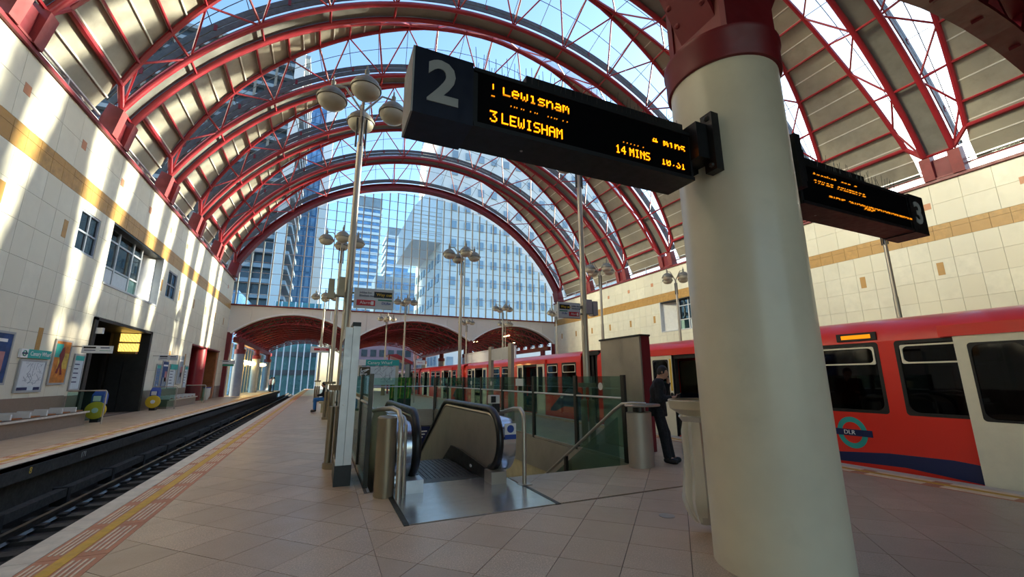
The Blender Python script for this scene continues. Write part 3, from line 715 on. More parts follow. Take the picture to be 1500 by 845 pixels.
# ================================================================== OBJECTS
# ---- departure displays on the column
FONT5 = {'A':'01110100011000111111100011000110001','B':'11110100011000111110100011000111110','C':'01110100011000010000100001000101110','E':'11111100001000011110100001000011111','H':'10001100011000111111100011000110001',
'I':'01110001000010000100001000010001110','K':'10001100101010011000101001001010001','L':'10000100001000010000100001000011111','M':'10001110111010110101100011000110001','N':'10001110011010110011100011000110001',
'O':'01110100011000110001100011000101110','R':'11110100011000111110101001001010001','S':'01111100001000001110000010000111110','T':'11111001000010000100001000010000100','W':'10001100011000110101101011010101010',
'1':'00100011000010000100001000010001110','2':'01110100010000100010001000100011111','3':'11111000100010000010000011000101110','4':'00010001100101010010111110001000010','0':'01110100011001110101110011000101110',':':'00000001000000000000000000010000000',
'e':'00000000000111010001111111000001110','w':'00000000001000110001101011010101010','i':'00100000000110000100001000010001110','s':'00000000000111110000011100000111110','h':'10000100001011011001100011000110001','a':'00000000000111000001011111000101111',
'm':'00000000001101010101101011000110001','n':'00000000001011011001100011000110001','k':'10000100001001010100110001010010010','o':'00000000000111010001100011000101110','t':'01000010001110001000010000100100110','r':'00000000001011011001100001000010000','b':'10000100001011011001100011000111110','v':'00000000001000110001100010101000100',' ':'0'*35}
def led(parent, s, x, y, z, px, m, rows=None):
    mb = MB(); cx = x
    for ch in s:
        g = FONT5[ch]
        for r in range(7):
            if rows is not None and r not in rows: continue
            for c in range(5):
                if g[r*5+c] == '1':
                    a = cx+c*px; b = z-r*px*1.12; mb.box(a, a+px*.78, y, y+.004, b, b+px*.86)
        cx += 6*px
    obj('led_text', mb, m, parent, kind='stuff')
def display(label, x0, x1, y0, y1, z0, z1, num, left_end):
    t = thing('departure_display', label, 'sign', ((x0+x1)/2, (y0+y1)/2, z0), 'departure displays on the column')
    xa, xb = (x0, x0+.41) if left_end else (x1-.33, x1)
    bx0, bx1 = (xb, x1) if left_end else (x0, xa)
    obj('housing', MB().box(bx0, bx1, y0, y1, z0, z1-.02), 'black', t); obj('number_panel', MB().box(xa, xb, y0-.02, y1+.01, z0-.01, z1), 'navyblack' if left_end else 'black', t)
    obj('end_cap', MB().box(xa-.012, xa, y0-.02, y1+.01, z0-.01, z1), 'greypaint', t) if left_end else None
    obj('screen', MB().box(bx0+.04, bx1-.03, y0-.006, y0, z0+.04, z1-.05), 'blackgloss', t)
    obj('bezel', MB().box(bx0+.01, bx1, y0-.014, y0, z1-.05, z1-.02).box(bx0+.01, bx1, y0-.014, y0, z0, z0+.035), 'black', t)
    obj('top_housing', MB().box(bx0+(.45 if left_end else .02), bx1-(.02 if left_end else .75), y0+.05, y1-.03, z1-.02, z1+.10), 'black', t)
    text(t, 'platform_number', num, .44 if left_end else .38, ((xa+xb)/2-.01, y0-.024, (z0+z1)/2-.005), (1,0,0), (0,0,1), 'greypaint', align='CENTER', bold=.012)
    sp = MB()
    for k in range(40):
        x = bx0+.04+(bx1-bx0-.1)*k/40
        for yy in (y0+.02, y0+.16): sp.tube([(x, yy, z1-.03), (x+random.uniform(-.02,.02), yy+random.uniform(-.03,.03), z1+random.uniform(.10,.17))], .0022, 4)
    obj('bird_spikes', sp, 'post_dark', t, kind='stuff')
    obj('vent_screw', MB().ball((bx0+.45, (y0+y1)/2, z0-.002), .012, .012, .006, 8, 4), 'greypaint', t)
    return t
dl = display('long black platform display numbered 2 fixed to the left of the grey column', .39, 2.87, 2.47, 2.78, 3.2, 3.685, '2', True)
yL = 2.458; w = .0093
led(dl, '1', .93, yL, 3.585, w*1.05, 'amber', (2,3,4,5)); led(dl, 'Lewisham', 1.03, yL, 3.585, w*1.28, 'amber', (2,3,4,5)); led(dl, 'Lewisham', 1.03, yL, 3.585, w*1.28, 'amberdim', (6,))
led(dl, '2', .93, yL, 3.47, w, 'amberdim', (0,)); led(dl, 'tnearsteh', 1.08, yL, 3.48, w, 'amberdim', (5,))
led(dl, '3', .93, yL, 3.345, w*1.2, 'amber'); led(dl, 'LEWISHAM', 1.02, yL, 3.345, w*1.15, 'amber')
led(dl, '4', 2.42, yL, 3.525, w*1.15, 'amber', (2,3,4)); led(dl, 'mins', 2.54, yL, 3.525, w*1.15, 'amber', (2,3,4,5)); led(dl, '14', 2.02, yL, 3.345, w, 'amber'); led(dl, 'MINS', 2.16, yL, 3.345, w, 'amber'); led(dl, '10:31', 2.50, yL, 3.345, w, 'amber', (2,3,4,5,6))
led(dl, 'mins', 2.1, yL, 3.44, w, 'amberdim', (5,))
dr = display('black platform display numbered 3 on the right of the grey column', 4.25, 6.67, 2.39, 2.68, 3.2, 3.685, '3', False)
yR = 2.378
led(dr, 'tranket ens s', 4.5, yR, 3.59, .010, 'amberdim', (1,2)); led(dr, 'tnkes onwsmtre', 4.5, yR, 3.52, .011, 'amberdim', (2,4)); led(dr, 'wiene sknsatbansehsansmnwasnw', 4.72, yR, 3.40, .0095, 'amberdim', (4,5)); led(dr, 'ons', 5.35, yR, 3.355, .012, 'amberdim', (1,2,3))
for x0, x1, yy in ((2.86, 3.08, 2.62), (4.03, 4.26, 2.54)):
    t = thing('display_bracket', ('black bolted bracket on the left side of the grey column' if x0 < 3.5 else 'black bracket on the right side of the grey column'), 'bracket', ((x0+x1)/2, yy, 3.3), 'display brackets')
    obj('arm', MB().box(x0, x1, yy-.05, yy+.05, 3.36, 3.56), 'black', t)
    xp = 3.02 if x0 < 3.5 else 4.05
    obj('clamp_plate', MB().box(xp-.03, xp+.06, yy-.30, yy-.18, 3.28, 3.84), 'black', t)
    obj('clamp_arm', MB().box(min(x0, xp), max(x1, xp)-.02, yy-.24, yy-.05, 3.40, 3.74), 'black', t)
    for z in (3.33, 3.79): obj('bolt', MB().ball((xp+(-.03 if x0 < 3.5 else .06), yy-.25, z), .028, .028, .028, 8, 5), 'post_dark', t)

# ---- escalator
es = thing('escalator', 'stainless steel escalator going down with black handrails', 'escalator', (1.85, 7, 0))
EX0, EX1 = 1.26, 2.44
obj('landing_plate', MB().box(.96, 2.72, 4.82, 6.50, -.01, .008), 'steel_bright', es)
obj('landing_edge', MB().box(.90, .955, 4.80, 6.3, -.01, .01), 'post_dark', es); obj('landing_edge', MB().box(2.725, 2.78, 4.80, 5.8, -.01, .01), 'post_dark', es)
obj('comb_plate', MB().box(1.34, 2.36, 6.5, 6.72, -.02, .012), 'post_dark', es)
sp_ = []
for k in range(26):
    y = 6.72+.4*k; z = 0. if y < 7.9 else -.235*((y-7.9)/.4)
    m = MB().box(1.36, 2.34, y, y+.40, z-.26, z)
    for q in range(14): m.box(1.37+q*.07, 1.39+q*.07, y, y+.40, z, z+.008)
    if z > -4.4: obj('step', m, 'post_dark', es)
def outline(y0, zt, knee, zend, sl=.60):
    P = []
    for i in range(15):
        a = R(-100+i*190/14); P.append((y0+.46+(-.46)*math.cos(R(-80+i*170/14)), .60+.43*math.sin(R(-80+i*170/14))))
    P.append((knee, zt))
    for i in range(1, 5): P.append((knee+.12*i, zt-.30*sl*.12*i*i/2))
    ye = P[-1][0]+(P[-1][1]-zend)/sl; P.append((ye, zend)); return P
for side, x, s in (('left', EX0, -1), ('right', EX1, 1)):
    ol = outline(5.92 if s > 0 else 6.0, 1.03, 8.75, -3.6)
    base = [(ol[-1][0], ol[-1][1]-1.0), (8.2, -.35), (6.1, -.05), (6.15, .1)]
    pn_ = obj('balustrade_panel', MB().prism(ol+base, x-.015, x+.015, 'x'), 'steel_brushed', es, label='brushed steel balustrade panel')
    rp = [(x, p[0], p[1]+.0) for p in ol]
    rail = MB()
    n = len(rp)
    for i, p in enumerate(rp): pass
    obj('handrail', MB().tube([(x, p[1], p[2]) for p in rp], .055, 10), 'rubber', es, True)
    inn = [(p[0]*1.0+(.07 if i < 8 else .0), p[1]-.075) for i, p in enumerate(ol)]
    obj('rail_trim', MB().tube([(x-s*.0, p[0], p[1]) for p in inn], .03, 6), 'steel', es, True)
    dr_ = [(p[0]+.03, p[1]-.05) for p in ol[:12]]+[(7.2, .95), (7.2, -.1), (6.3, -.1)]
    obj('newel_drum', MB().prism(dr_, x+s*.065, x+s*.27, 'x'), 'steel_bright', es, True)
    obj('newel_base', MB().box(x-s*.10, x+s*.13, 6.0, 6.3, 0, .17), 'alu' if s < 0 else 'steel_brushed', es)
    obj('skirt', MB().prism([(6.3, 0), (7.9, 0), (8.2, -.1), (14.5, -3.9), (14.5, -3.5), (8.2, .25), (7.6, .26), (6.3, .18)], x-s*.05, x-s*.085, 'x'), 'post_dark', es)
    obj('deck', MB().prism([(7.1, .96), (8.75, .96), (9.1, .85), (14.5, -2.4), (14.5, -4), (7.1, -.6)], x+s*.06, x+s*.25, 'x'), 'steel_brushed', es)
obj('skirt_lamp', MB().ball((EX1-.10, 6.95, .10), .015, .045, .025), 'offwhite', es, True)
xd = EX1+.17
st_ = obj('notice_sticker', MB().box(xd-.09, xd+.09, 5.935, 5.95, .66, .84), 'white', es); obj('sticker_symbol', MB().prism([(xd+.055*math.cos(R(a)), .765+.055*math.sin(R(a))) for a in range(0, 360, 24)], 5.928, 5.936, 'y'), 'blue', st_); obj('sticker_band', MB().box(xd-.09, xd+.09, 5.93, 5.936, .62, .685), 'blue', st_)
# side pod and tubular rails at the head of the escalator
pod = thing('steel_pod', 'brown steel rounded housing left of the escalator head', 'housing', (.86, 6.12, 0)); obj('body', MB().lathe([(.13,0),(.13,.98),(.11,1.0)], 20, (.86, 6.12, 0), 1., 1.5), 'bronze', pod, True)
hr = thing('tubular_rail', 'bent steel handrail hooking over the left escalator head', 'handrail', (.9, 6, 0)); obj('tube', MB().tube([(.80,10.5,1.0),(.80,7.2,1.0),(.82,6.6,1.06),(.92,6.12,1.1),(.98,5.95,1.07),(1.0,5.86,.95),(1.0,5.83,.7),(1.0,5.83,.0)], .035, 10), 'steel', hr, True)
obj('tube', MB().tube([(1.06,6.3,1.0),(1.06,5.97,.98),(1.07,5.88,.9),(1.07,5.86,0)], .022, 8), 'steel', hr, True)
hr = thing('tubular_rail', 'upright bent steel rail right of the escalator head', 'handrail', (2.79, 5.85, 0)); obj('tube', MB().tube([(2.79,5.85,0),(2.79,5.85,.88),(2.79,5.88,.98),(2.79,5.98,1.04),(2.79,6.2,1.03),(2.72,6.5,.96),(2.70,6.9,.92)], .032, 10), 'steel', hr, True); obj('foot_plate', MB().box(2.70,2.88,5.77,5.93,0,.012), 'steel', hr)
ic = thing('help_point', 'small white and black intercom on a short pole behind the right escalator newel', 'intercom', (2.60, 6.55, .95)); obj('pole', MB().tube([(2.60,6.55,.90),(2.60,6.55,1.14)], .022, 8), 'black', ic, True); obj('unit', MB().box(2.50,2.66,6.48,6.60,1.10,1.23), 'offwhite', ic); obj('speaker_face', MB().box(2.51,2.59,6.47,6.48,1.115,1.215), 'black', ic); obj('back_box', MB().box(2.58,2.67,6.50,6.60,.96,1.10), 'black', ic)

# ---- stair well
X0, X1, Y0, Y1 = WELL
wf = setting('floor', (3, 14, -4.6), 'floor, lining and stairs of the well below the platform'); obj('slab', MB().box(X0-.5, X1+.5, Y0-1, 26, -4.9, -4.6), 'brownstone', wf)
for k, (q, m) in enumerate((((X0+.005,X0+.04,Y0+.02,Y1-.05),'steel_brushed'),((X1-.04,X1-.005,Y0+.02,Y1-.05),'steel_brushed'),((X0+.04,X1-.04,Y1-.05,Y1-.005),'steel_brushed'))):
    obj('fascia_panel', MB().box(*q, -.72, -.015), m, wf)
obj('lining', MB().box(X0-.1, X0-.02, Y0-1, 26, -4.6, -.72), 'creamwall', wf); obj('lining', MB().box(X1+.02, X1+.1, Y0-1, 26, -4.6, -.72), 'creamwall', wf); obj('lining', MB().box(X0, X1, Y0-.1, Y0, -4.6, -.03), 'creamwall', wf)
obj('lining', MB().box(X0, X1, 25.9, 26, -4.6, -.4), 'darkwood', wf)
for k in range(24):
    y = 6.42+.30*k; z = -.18*(k+1)
    if z > -4.6: obj('stair_tread', MB().box(2.92, 4.9, y, y+.32, z-.2, z), 'granite', wf)
obj('stair_string', MB().prism([(6.4,-.02),(6.4,-.5),(13.2,-4.6),(14.2,-4.6)], 2.82, 2.92, 'x'), 'creamwall', wf)
pc = thing('notice_board', 'navy notice with white text down in the stair well', 'sign', (4.55, 20.9, -1.55)); obj('board', MB().box(4.1, 4.95, 20.86, 20.92, -1.6, -.76), 'navy', pc)
for k, s_ in enumerate(('JUBILEE', 'LINE', 'TRAINS')): obj('text_bar', MB().box(4.3, 4.8-.1*k, 20.85, 20.86, -1.0-.13*k, -.94-.13*k), 'white', pc)
# glass balustrade around the well
def glass_rail(label, pts, z0=.04, zt=1.53, zpost=-.62):
    t = thing('glass_balustrade', label, 'balustrade', (pts[0][0], pts[0][1], 0), 'glass balustrades round the stair well')
    for i, (x, y) in enumerate(pts): obj('post', MB().box(x-.028, x+.028, y-.05, y+.05, zpost, zt+.02), 'post_dark', t)
    for (xa, ya), (xb, yb) in zip(pts, pts[1:]):
        d = Vector((xb-xa, yb-ya, 0)); L = d.length; d.normalize(); a = Vector((xa, ya, 0))+d*.05; b_ = Vector((xb, yb, 0))-d*.05
        g = obj('glass_panel', MB().bar((a.x, a.y, (z0+zt)/2), (b_.x, b_.y, (z0+zt)/2), .014, zt-z0), 'railglass', t)
        obj('rail', MB().tube([(a.x, a.y, 1.12), (b_.x, b_.y, 1.12)], .022, 8), 'alu', t, True)
        obj('base_channel', MB().bar((a.x, a.y, .02), (b_.x, b_.y, .02), .05, .05), 'steel_brushed', t)
    return t
ysr = [6.54, 8.21, 10.28, 12.44, 14.4, 16.5, 18.8, 21.0]
gr = glass_rail('glass balustrade along the right side of the stair well', [(5.2, y) for y in ysr])
for i, y in enumerate((7.25, 13.4, 15.5, 19.9)): obj('white_dot', MB().lathe([(.001,0),(.075,.0),(.075,.004)], 16), 'offwhite', gr).matrix_parent_inverse = Matrix.Translation(-LOC[gr]) @ Matrix.Translation((5.19, y, 1.33)) @ Matrix.Rotation(R(-90), 4, 'Y')
obj('paper_notice', MB().box(5.18, 5.19, 10.9, 11.4, 1.28, 1.48), 'ledgreen', gr).active_material = MATS['paper']
glass_rail('glass balustrade across the far end of the stair well', [(.68, 21.0), (2.2, 21.0), (3.7, 21.0), (5.12, 21.0)])
glass_rail('glass balustrade along the left side of the stair well', [(.68, y) for y in (6.7, 8.2, 10.28, 12.44, 14.4, 16.5, 18.8, 20.9)], zt=1.55)
sr = thing('stair_handrail', 'steel handrail sloping down beside a glass panel on the stairs', 'handrail', (4.95, 6.3, 0))
obj('tube', MB().tube([(5.2,5.95,1.05),(5.02,6.1,1.06),(4.96,6.3,1.04),(4.95,6.5,.93),(4.95,13.0,-2.95)], .028, 10), 'steel', sr, True)
obj('glass_panel', MB().prism([(6.5,.80),(13,-3.05),(13,-4.0),(6.5,-.15)], 4.99, 5.003, 'x'), 'railglass', sr)
for y in (8.3, 10.8): z = .93-(y-6.5)*.597; obj('post', MB().box(4.93, 4.99, y-.04, y+.04, z-1.1, z), 'post_dark', sr)
sr2 = thing('stair_handrail', 'steel handrail on the escalator side of the stairs', 'handrail', (2.88, 7, -.5)); obj('tube', MB().tube([(2.88,6.9,.30),(2.88,13.0,-3.2)], .025, 8), 'steel', sr2, True); obj('post', MB().box(2.85, 2.91, 7.95, 8.03, -1.4, -.35), 'post_dark', sr2); obj('glass_panel', MB().prism([(6.95,.2),(13,-3.25),(13,-4.1),(6.95,-.6)], 2.87, 2.883, 'x'), 'railglass', sr2)
cyl = thing('steel_bin', 'brushed steel oval drum at the corner of the glass balustrade', 'drum', (5.16, 6.12, 0)); obj('drum', MB().lathe([(.24,0),(.24,.9),(.22,.91)], 32, (5.17, 6.12, 0), 1., .72), 'steel_brushed', cyl, True)
obj('neck', MB().lathe([(.10,.9),(.10,1.0)], 16, (5.17, 6.12, 0)), 'post_dark', cyl, True); obj('top_plate', MB().lathe([(.30,1.0),(.31,1.02),(.30,1.04)], 32, (5.25, 6.10, 0), 1.15, .72), 'steel', cyl, True)

# ---- platform furniture on the island
tt = thing('information_totem', 'tall silver totem with a black screen face left of the escalator', 'totem', (.38, 7.2, 0))
obj('frame', MB().prism([(6.85,.28),(7.65,.28),(7.65,2.30),(6.85,2.27)], .27, .375, 'x').prism([(6.85,.28),(7.65,.28),(7.65,2.32),(6.85,2.29)], .38, .485, 'x'), 'alu', tt); obj('plinth', MB().box(.262, .492, 6.84, 7.66, 0, .28), 'black', tt)
obj('screen', MB().box(.262, .272, 6.90, 7.6, .36, 2.1), 'blackgloss', tt); obj('top_cap', MB().box(.37, .49, 6.9, 7.6, 2.29, 2.36), 'black', tt); obj('lock', MB().ball((.32, 6.845, 1.12), .012, .008, .012, 8, 5), 'white', tt)
ad = thing('steel_panel_board', 'blank steel advertising panel with a dark edge behind the glass balustrade', 'board', (6.33, 7.9, 0)); obj('panel', MB().box(6.2, 6.24, 7.17, 8.58, .02, 2.38), 'steel_brushed', ad); obj('case', MB().box(6.24, 6.46, 7.15, 8.60, 0, 2.38), 'darkred', ad); obj('cap', MB().box(6.18, 6.47, 7.13, 8.62, 2.38, 2.42), 'black', ad)
sf = thing('sign_frame', 'steel two post frame carrying a blank pale panel', 'frame', (6.45, 15.4, 0))
for y in (14.25, 16.3): obj('post', MB().box(6.3, 6.42, y, y+.30, 0, 2.78), 'steel_brushed', sf)
obj('panel', MB().box(6.31, 6.39, 14.55, 16.3, 2.22, 2.66), 'offwhite', sf)
mb_ = thing('map_board', 'platform map board with a green station name header', 'board', (2.4, 21.7, 0))
obj('post', MB().box(1.55,1.70,21.65,21.75,0,2.4), 'steel', mb_); obj('post', MB().box(3.30,3.45,21.65,21.75,0,2.4), 'steel', mb_); obj('map_panel', MB().box(1.70,3.30,21.66,21.74,1.2,2.08), 'paper', mb_)
hd = obj('header', MB().box(1.55,3.45,21.62,21.78,2.12,2.40), 'teal', mb_); obj('roundel_panel', MB().box(1.55,1.87,21.61,21.62,2.12,2.40), 'white', hd)
obj('dark_poster', MB().box(1.60,2.10,21.63,21.66,1.45,2.05), 'blackgloss', mb_, label='black poster with tangled white lines')
tg = MB()
for k in range(9):
    a, b_ = (random.uniform(1.64,2.06), random.uniform(1.5,2.0)), (random.uniform(1.64,2.06), random.uniform(1.5,2.0)); tg.bar((a[0],21.628,a[1]), (b_[0],21.628,b_[1]), .006, .035)
obj('poster_lines', tg, 'white', mb_, kind='stuff')
mp = MB()
for k in range(26):
    a = (random.uniform(2.25,3.2), random.uniform(1.3,2.0)); an = random.choice((0, R(45), R(90), R(-45))); l = random.uniform(.1,.4)
    mp.bar((a[0],21.657,a[1]), (min(3.25, max(2.2, a[0]+l*math.cos(an))),21.657,min(2.05, max(1.25, a[1]+l*math.sin(an)))), .004, .02)
obj('map_lines', mp, 'grey_paper', mb_, kind='stuff'); text(mb_, 'station_name', 'Canary Wharf', .2, (1.95,21.615,2.25), (1,0,0), (0,0,1), 'white')
ga = thing('poster_screen', 'bright green leafy advertisement on a low glazed board', 'poster', (3.7, 22.2, 0)); obj('board', MB().box(3.15,4.2,22.15,22.25,.5,1.55), 'leafgreen', ga); obj('base', MB().box(3.15,4.2,22.12,22.28,0,.5), 'post_dark', ga)
for k in range(5): obj('leaf_stripe', MB().bar((3.25+k*.2,22.145,.55), (3.3+k*.2,22.145,1.5), .01, .05), 'green' if k % 2 else 'yellow_paper', ga)
cb = thing('steel_cabinet', 'narrow steel post cabinet beside the left glass balustrade', 'cabinet', (.86, 9.4, -.7)); obj('body', MB().box(.75, .97, 9.3, 9.5, -.7, 1.5), 'steel_brushed', cb); obj('top_cap', MB().box(.74, .98, 9.29, 9.51, 1.5, 1.52), 'steel', cb)
bn = thing('platform_bench', 'pale bench block on the platform behind the lamp posts', 'bench', (.35, 21.9, 0)); obj('seat', MB().box(-.05,.7,21.3,22.8,.40,.5), 'creamwall', bn); obj('base', MB().box(.05,.6,21.4,22.7,0,.4), 'creamwall', bn)

# ---- bin bag hoop by the column
bg_ = thing('litter_bag', 'clear plastic litter bag hanging from a beige hoop beside the column', 'bin bag', (3.74, 3.34, .1))
BX, BY = 3.655, 3.40
obj('hoop_tray', MB().lathe([(.10,1.10),(.20,1.11),(.31,1.18),(.325,1.265),(.315,1.27),(.29,1.19),(.18,1.13)], 32, (BX+.03, BY-.02, 0)), 'lampbowl', bg_, True); obj('rim', MB().tube([(BX+.03+.31*math.cos(R(a)), BY-.02+.31*math.sin(R(a)), 1.265) for a in range(0, 360, 12)], .011, 6, closed=True), 'bronze', bg_, True)
bm = MB(); n = 36; prof = [(.15,1.15),(.18,1.10),(.14,1.05),(.16,.95),(.155,.75),(.16,.55),(.175,.40),(.19,.30),(.16,.18),(.11,.09),(.06,.07)]
vs = []
for i, (r_, z_) in enumerate(prof):
    for k in range(n):
        a = 2*math.pi*k/n; rr = r_*(1+(.10*math.sin(5*a+i*.25)+.06*math.sin(11*a+1.3))*min(1, i/2+.2)); vs.append((BX-.02+rr*math.cos(a), BY+rr*math.sin(a), z_))
fs = [(i*n+k, i*n+(k+1) % n, (i+1)*n+(k+1) % n, (i+1)*n+k) for i in range(len(prof)-1) for k in range(n)]+[tuple((len(prof)-1)*n+k for k in range(n))]
bm.add(vs, fs); obj('bag', bm, 'bagplastic', bg_, True); obj('bracket', MB().bar((BX, BY, 1.12), (3.60, 3.06, 1.12), .05, .04), 'bronze', bg_)
for k, (dx, dy, z, m, r_) in enumerate(((-.05,0,.20,'offwhite',.06),(.05,.03,.24,'green',.05),(.02,-.05,.17,'orange_paper',.045))): obj('litter', MB().ball((BX+dx, BY+dy, z), r_, r_*.9, r_*1.1, 10, 7), m, bg_, True, label='crumpled litter inside the bag')
# ---- lamp posts
def dome(parent, c, r):
    x, y, z = c
    h = obj('lamp_head', MB().lathe([(.02,.34*r/.28),(.05,.30),(.05,.26),(r*.55,.22),(r*.86,.13),(r*.98,.05),(r*1.0,.0)] if r > .2 else [(.02,.3),(r*.5,.2),(r,.0)], 24, (x, y, z)), 'lampcap', parent, True)
    obj('bowl', MB().lathe([(.02,-.20),(r*.35,-.19),(r*.7,-.15),(r*.9,-.085),(r*.97,-.02),(r*.97,0)], 24, (x, y, z)), 'lampbowl', h, True)
    obj('band', MB().lathe([(r*1.0,-.02),(r*1.05,-.015),(r*1.05,.035),(r*1.0,.04)], 24, (x, y, z)), 'lampcap', h, True)
    obj('finial', MB().lathe([(.045,.30),(.045,.42),(.02,.44),(.015,.54)], 10, (x, y, z)), 'lampcap', h, True)
def lamp_post(label, x, y, detail=True, zt=7.05):
    t = thing('lamp_post', label, 'lamp post', (x, y, 0), 'steel lamp posts with dome lamps')
    obj('pole', MB().tube([(x,y,1.3),(x,y,4.2)], .075, 12), 'steel', t, True); obj('pole', MB().tube([(x,y,4.2),(x,y,6.2)], .062, 12), 'steel', t, True); obj('pole_top', MB().tube([(x,y,6.2),(x,y,6.95)], .045, 10), 'steel', t, True)
    for dx, dy in ((.12,0),(-.12,0),(0,.12),(0,-.12)):
        obj('base_tube', MB().tube([(x+dx,y+dy,.02),(x+dx,y+dy,1.02)], .055, 10), 'bronze', t, True); obj('base_rod', MB().tube([(x+dx*.8,y+dy*.8,1.02),(x+dx*.8,y+dy*.8,1.32)], .02, 6), 'steel', t, True)
        obj('head_rod', MB().tube([(x+dx*.75,y+dy*.75,6.1),(x+dx*.75,y+dy*.75,6.75)], .02, 6), 'post_dark', t, True)
    for z in (.0, 1.30): obj('collar', MB().lathe([(.2,z),(.2,z+.09)], 16, (x, y, 0)), 'bronze', t, True)
    for dx, dy in ((.60,0),(-.60,0),(0,.60),(0,-.60)):
        obj('arm', MB().tube([(x,y,6.9),(x+dx*.6,y+dy*.6,7.38),(x+dx,y+dy,7.36)], .022, 6), 'steel', t, True); dome(t, (x+dx, y+dy, 7.02), .28)
    return t
lp = lamp_post('tall steel lamp post with four dome lamps beside the totem', .32, 8.3)
grp = 'steel lamp posts with dome lamps'
for (x, y, l) in ((.3,17.9,'lamp post behind the nearest one on the left side of the stair well'),(-.25,31.4,'lamp post far down the platform left of the map board'),(5.44,8.1,'lamp post with a sign, partly hidden by the display numbered 2'),(5.44,17.9,'lamp post at the middle of the platform seen against the end screen'),
    (5.25,31.2,'lamp post beyond the map board with four small dome lamps'),(5.2,41.,'lamp post just before the middle arch'),(12.9,17.6,'lamp post behind the train, its lamps level with the right sign pole'),(17.95,17.4,'lamp post behind the train against the right stone wall'),
    (13.1,31.3,'lamp post behind the train in front of the right arch'),(18.3,31.6,'lamp post beside the far right corner of the end screen'),(13.,40.6,'far lamp post between the middle and right arches'),(17.2,40.4,'far lamp post in front of the right arch'),(17.95,7.6,'lamp post pole seen under the display numbered 3')):
    copy_thing(lp, (x, y, 0), l, grp)
for x, zz in ((.02, 2.93), (.19, 2.98)):
    sp = thing('speaker_box', 'grey box speaker strapped %s of the near lamp post' % ('furthest left' if x < .1 else 'just left'), 'speaker', (x, 8.3, zz), 'speakers on the near lamp post'); obj('case', MB().prism([(x-.06,zz),(x+.06,zz),(x+.05,zz+.36),(x-.05,zz+.36)], 8.12, 8.24, 'y'), 'bronze', sp); obj('strap', MB().box(min(x,.32), max(x,.32), 8.24, 8.28, zz+.05, zz+.10), 'bronze', sp)
sp = thing('speaker_box', 'pair of grey speakers on the right sign pole', 'speaker', (5.6, 8.1, 2.95)); obj('case', MB().box(5.44,5.60,8.0,8.2,2.95,3.28), 'alu', sp); obj('strap', MB().box(5.30,5.64,8.06,8.14,3.08,3.13), 'steel', sp); obj('case', MB().box(5.63,5.76,8.0,8.2,2.92,3.25), 'alu', sp)

# ---- hanging direction signs
def arrow(parent, x, y, z, s, m, dirx=1):
    obj('arrow', MB().prism([(x-.5*s*dirx, z-.12*s), (x+.1*s*dirx, z-.12*s), (x+.1*s*dirx, z-.4*s), (x+.55*s*dirx, z), (x+.1*s*dirx, z+.4*s), (x+.1*s*dirx, z+.12*s), (x-.5*s*dirx, z+.12*s)], y-.003, y, 'y'), m, parent)
def way_sign(label, x0, x1, y, z0, z1, flip):
    t = thing('direction_sign', label, 'sign', ((x0+x1)/2, y, z0), 'way out signs on the lamp posts'); w = x1-x0; h = z1-z0
    obj('panel', MB().box(x0, x1, y, y+.06, z0, z1), 'signgrey', t); obj('edge', MB().box(x0-.015, x1+.015, y+.005, y+.055, z0-.015, z1+.015), 'alu', t)
    X = lambda u: x0+w*(1-u if flip else u)
    def bx(n, u0, u1, v0, v1, m, d=.004): return obj(n, MB().box(X(u0), X(u1), y-d, y, z0+h*v0, z0+h*v1), m, t)
    bx('way_out_panel', .49, .97, .56, .88, 'black'); bx('alarm_panel', .05, .53, .10, .40, 'signred'); bx('line_bar', .60, .97, .40, .47, 'green')
    a = min(X(.49), X(.97)); text(t, 'lettering', 'Way out', h*.23, (a+w*.06, y-.006, z0+h*.72), (1,0,0), (0,0,1), 'yellow'); arrow(t, a+w*.43, y-.004, z0+h*.72, .05, 'yellow', -1 if flip else 1)
    a = min(X(.05), X(.53)); text(t, 'lettering', 'Alarm', h*.23, (a+w*.08, y-.006, z0+h*.25), (1,0,0), (0,0,1), 'white'); obj('alarm_symbol', MB().box(a+w*.37, a+w*.44, y-.006, y-.004, z0+h*.15, z0+h*.35), 'white', t)
    a = min(X(.60), X(.97)); text(t, 'lettering', 'DLR', h*.2, (a+w*.1, y-.004, z0+h*.26), (1,0,0), (0,0,1), 'blue'); arrow(t, a+w*.31, y-.002, z0+h*.26, .045, 'blue', -1 if flip else 1)
    a = min(X(.03), X(.47))
    for k, s_ in enumerate(('Jubilee line', 'Elizabeth line')): text(t, 'lettering', s_, h*.14, (a+w*.08, y-.004, z0+h*(.80-.17*k)), (1,0,0), (0,0,1), 'navy')
    for yy in (z0+h*.3, z0+h*.75): obj('bracket', MB().box((x1 if flip else x0-.12), (x1+.16 if flip else x0), y+.01, y+.05, yy-.015, yy+.015), 'post_dark', t)
way_sign('grey way out and red alarm sign on the near left lamp post', .44, 1.14, 8.28, 2.82, 3.18, False)
way_sign('grey way out and red alarm sign on the lamp post right of the end screen', 4.74, 5.30, 8.06, 2.84, 3.17, True)
t = thing('alarm_sign', 'white sign with a red alarm panel far down the platform', 'sign', (-.2, 20, 2.6)); obj('panel', MB().box(-.56,.18,20,20.05,2.60,2.86), 'white', t); obj('red_panel', MB().box(-.42,.16,19.995,20,2.69,2.79), 'signred', t); text(t, 'lettering', 'Alarm', .1, (-.2,19.992,2.735), (1,0,0), (0,0,1), 'white'); obj('post', MB().box(.16,.22,20,20.06,0,2.86), 'steel', t)
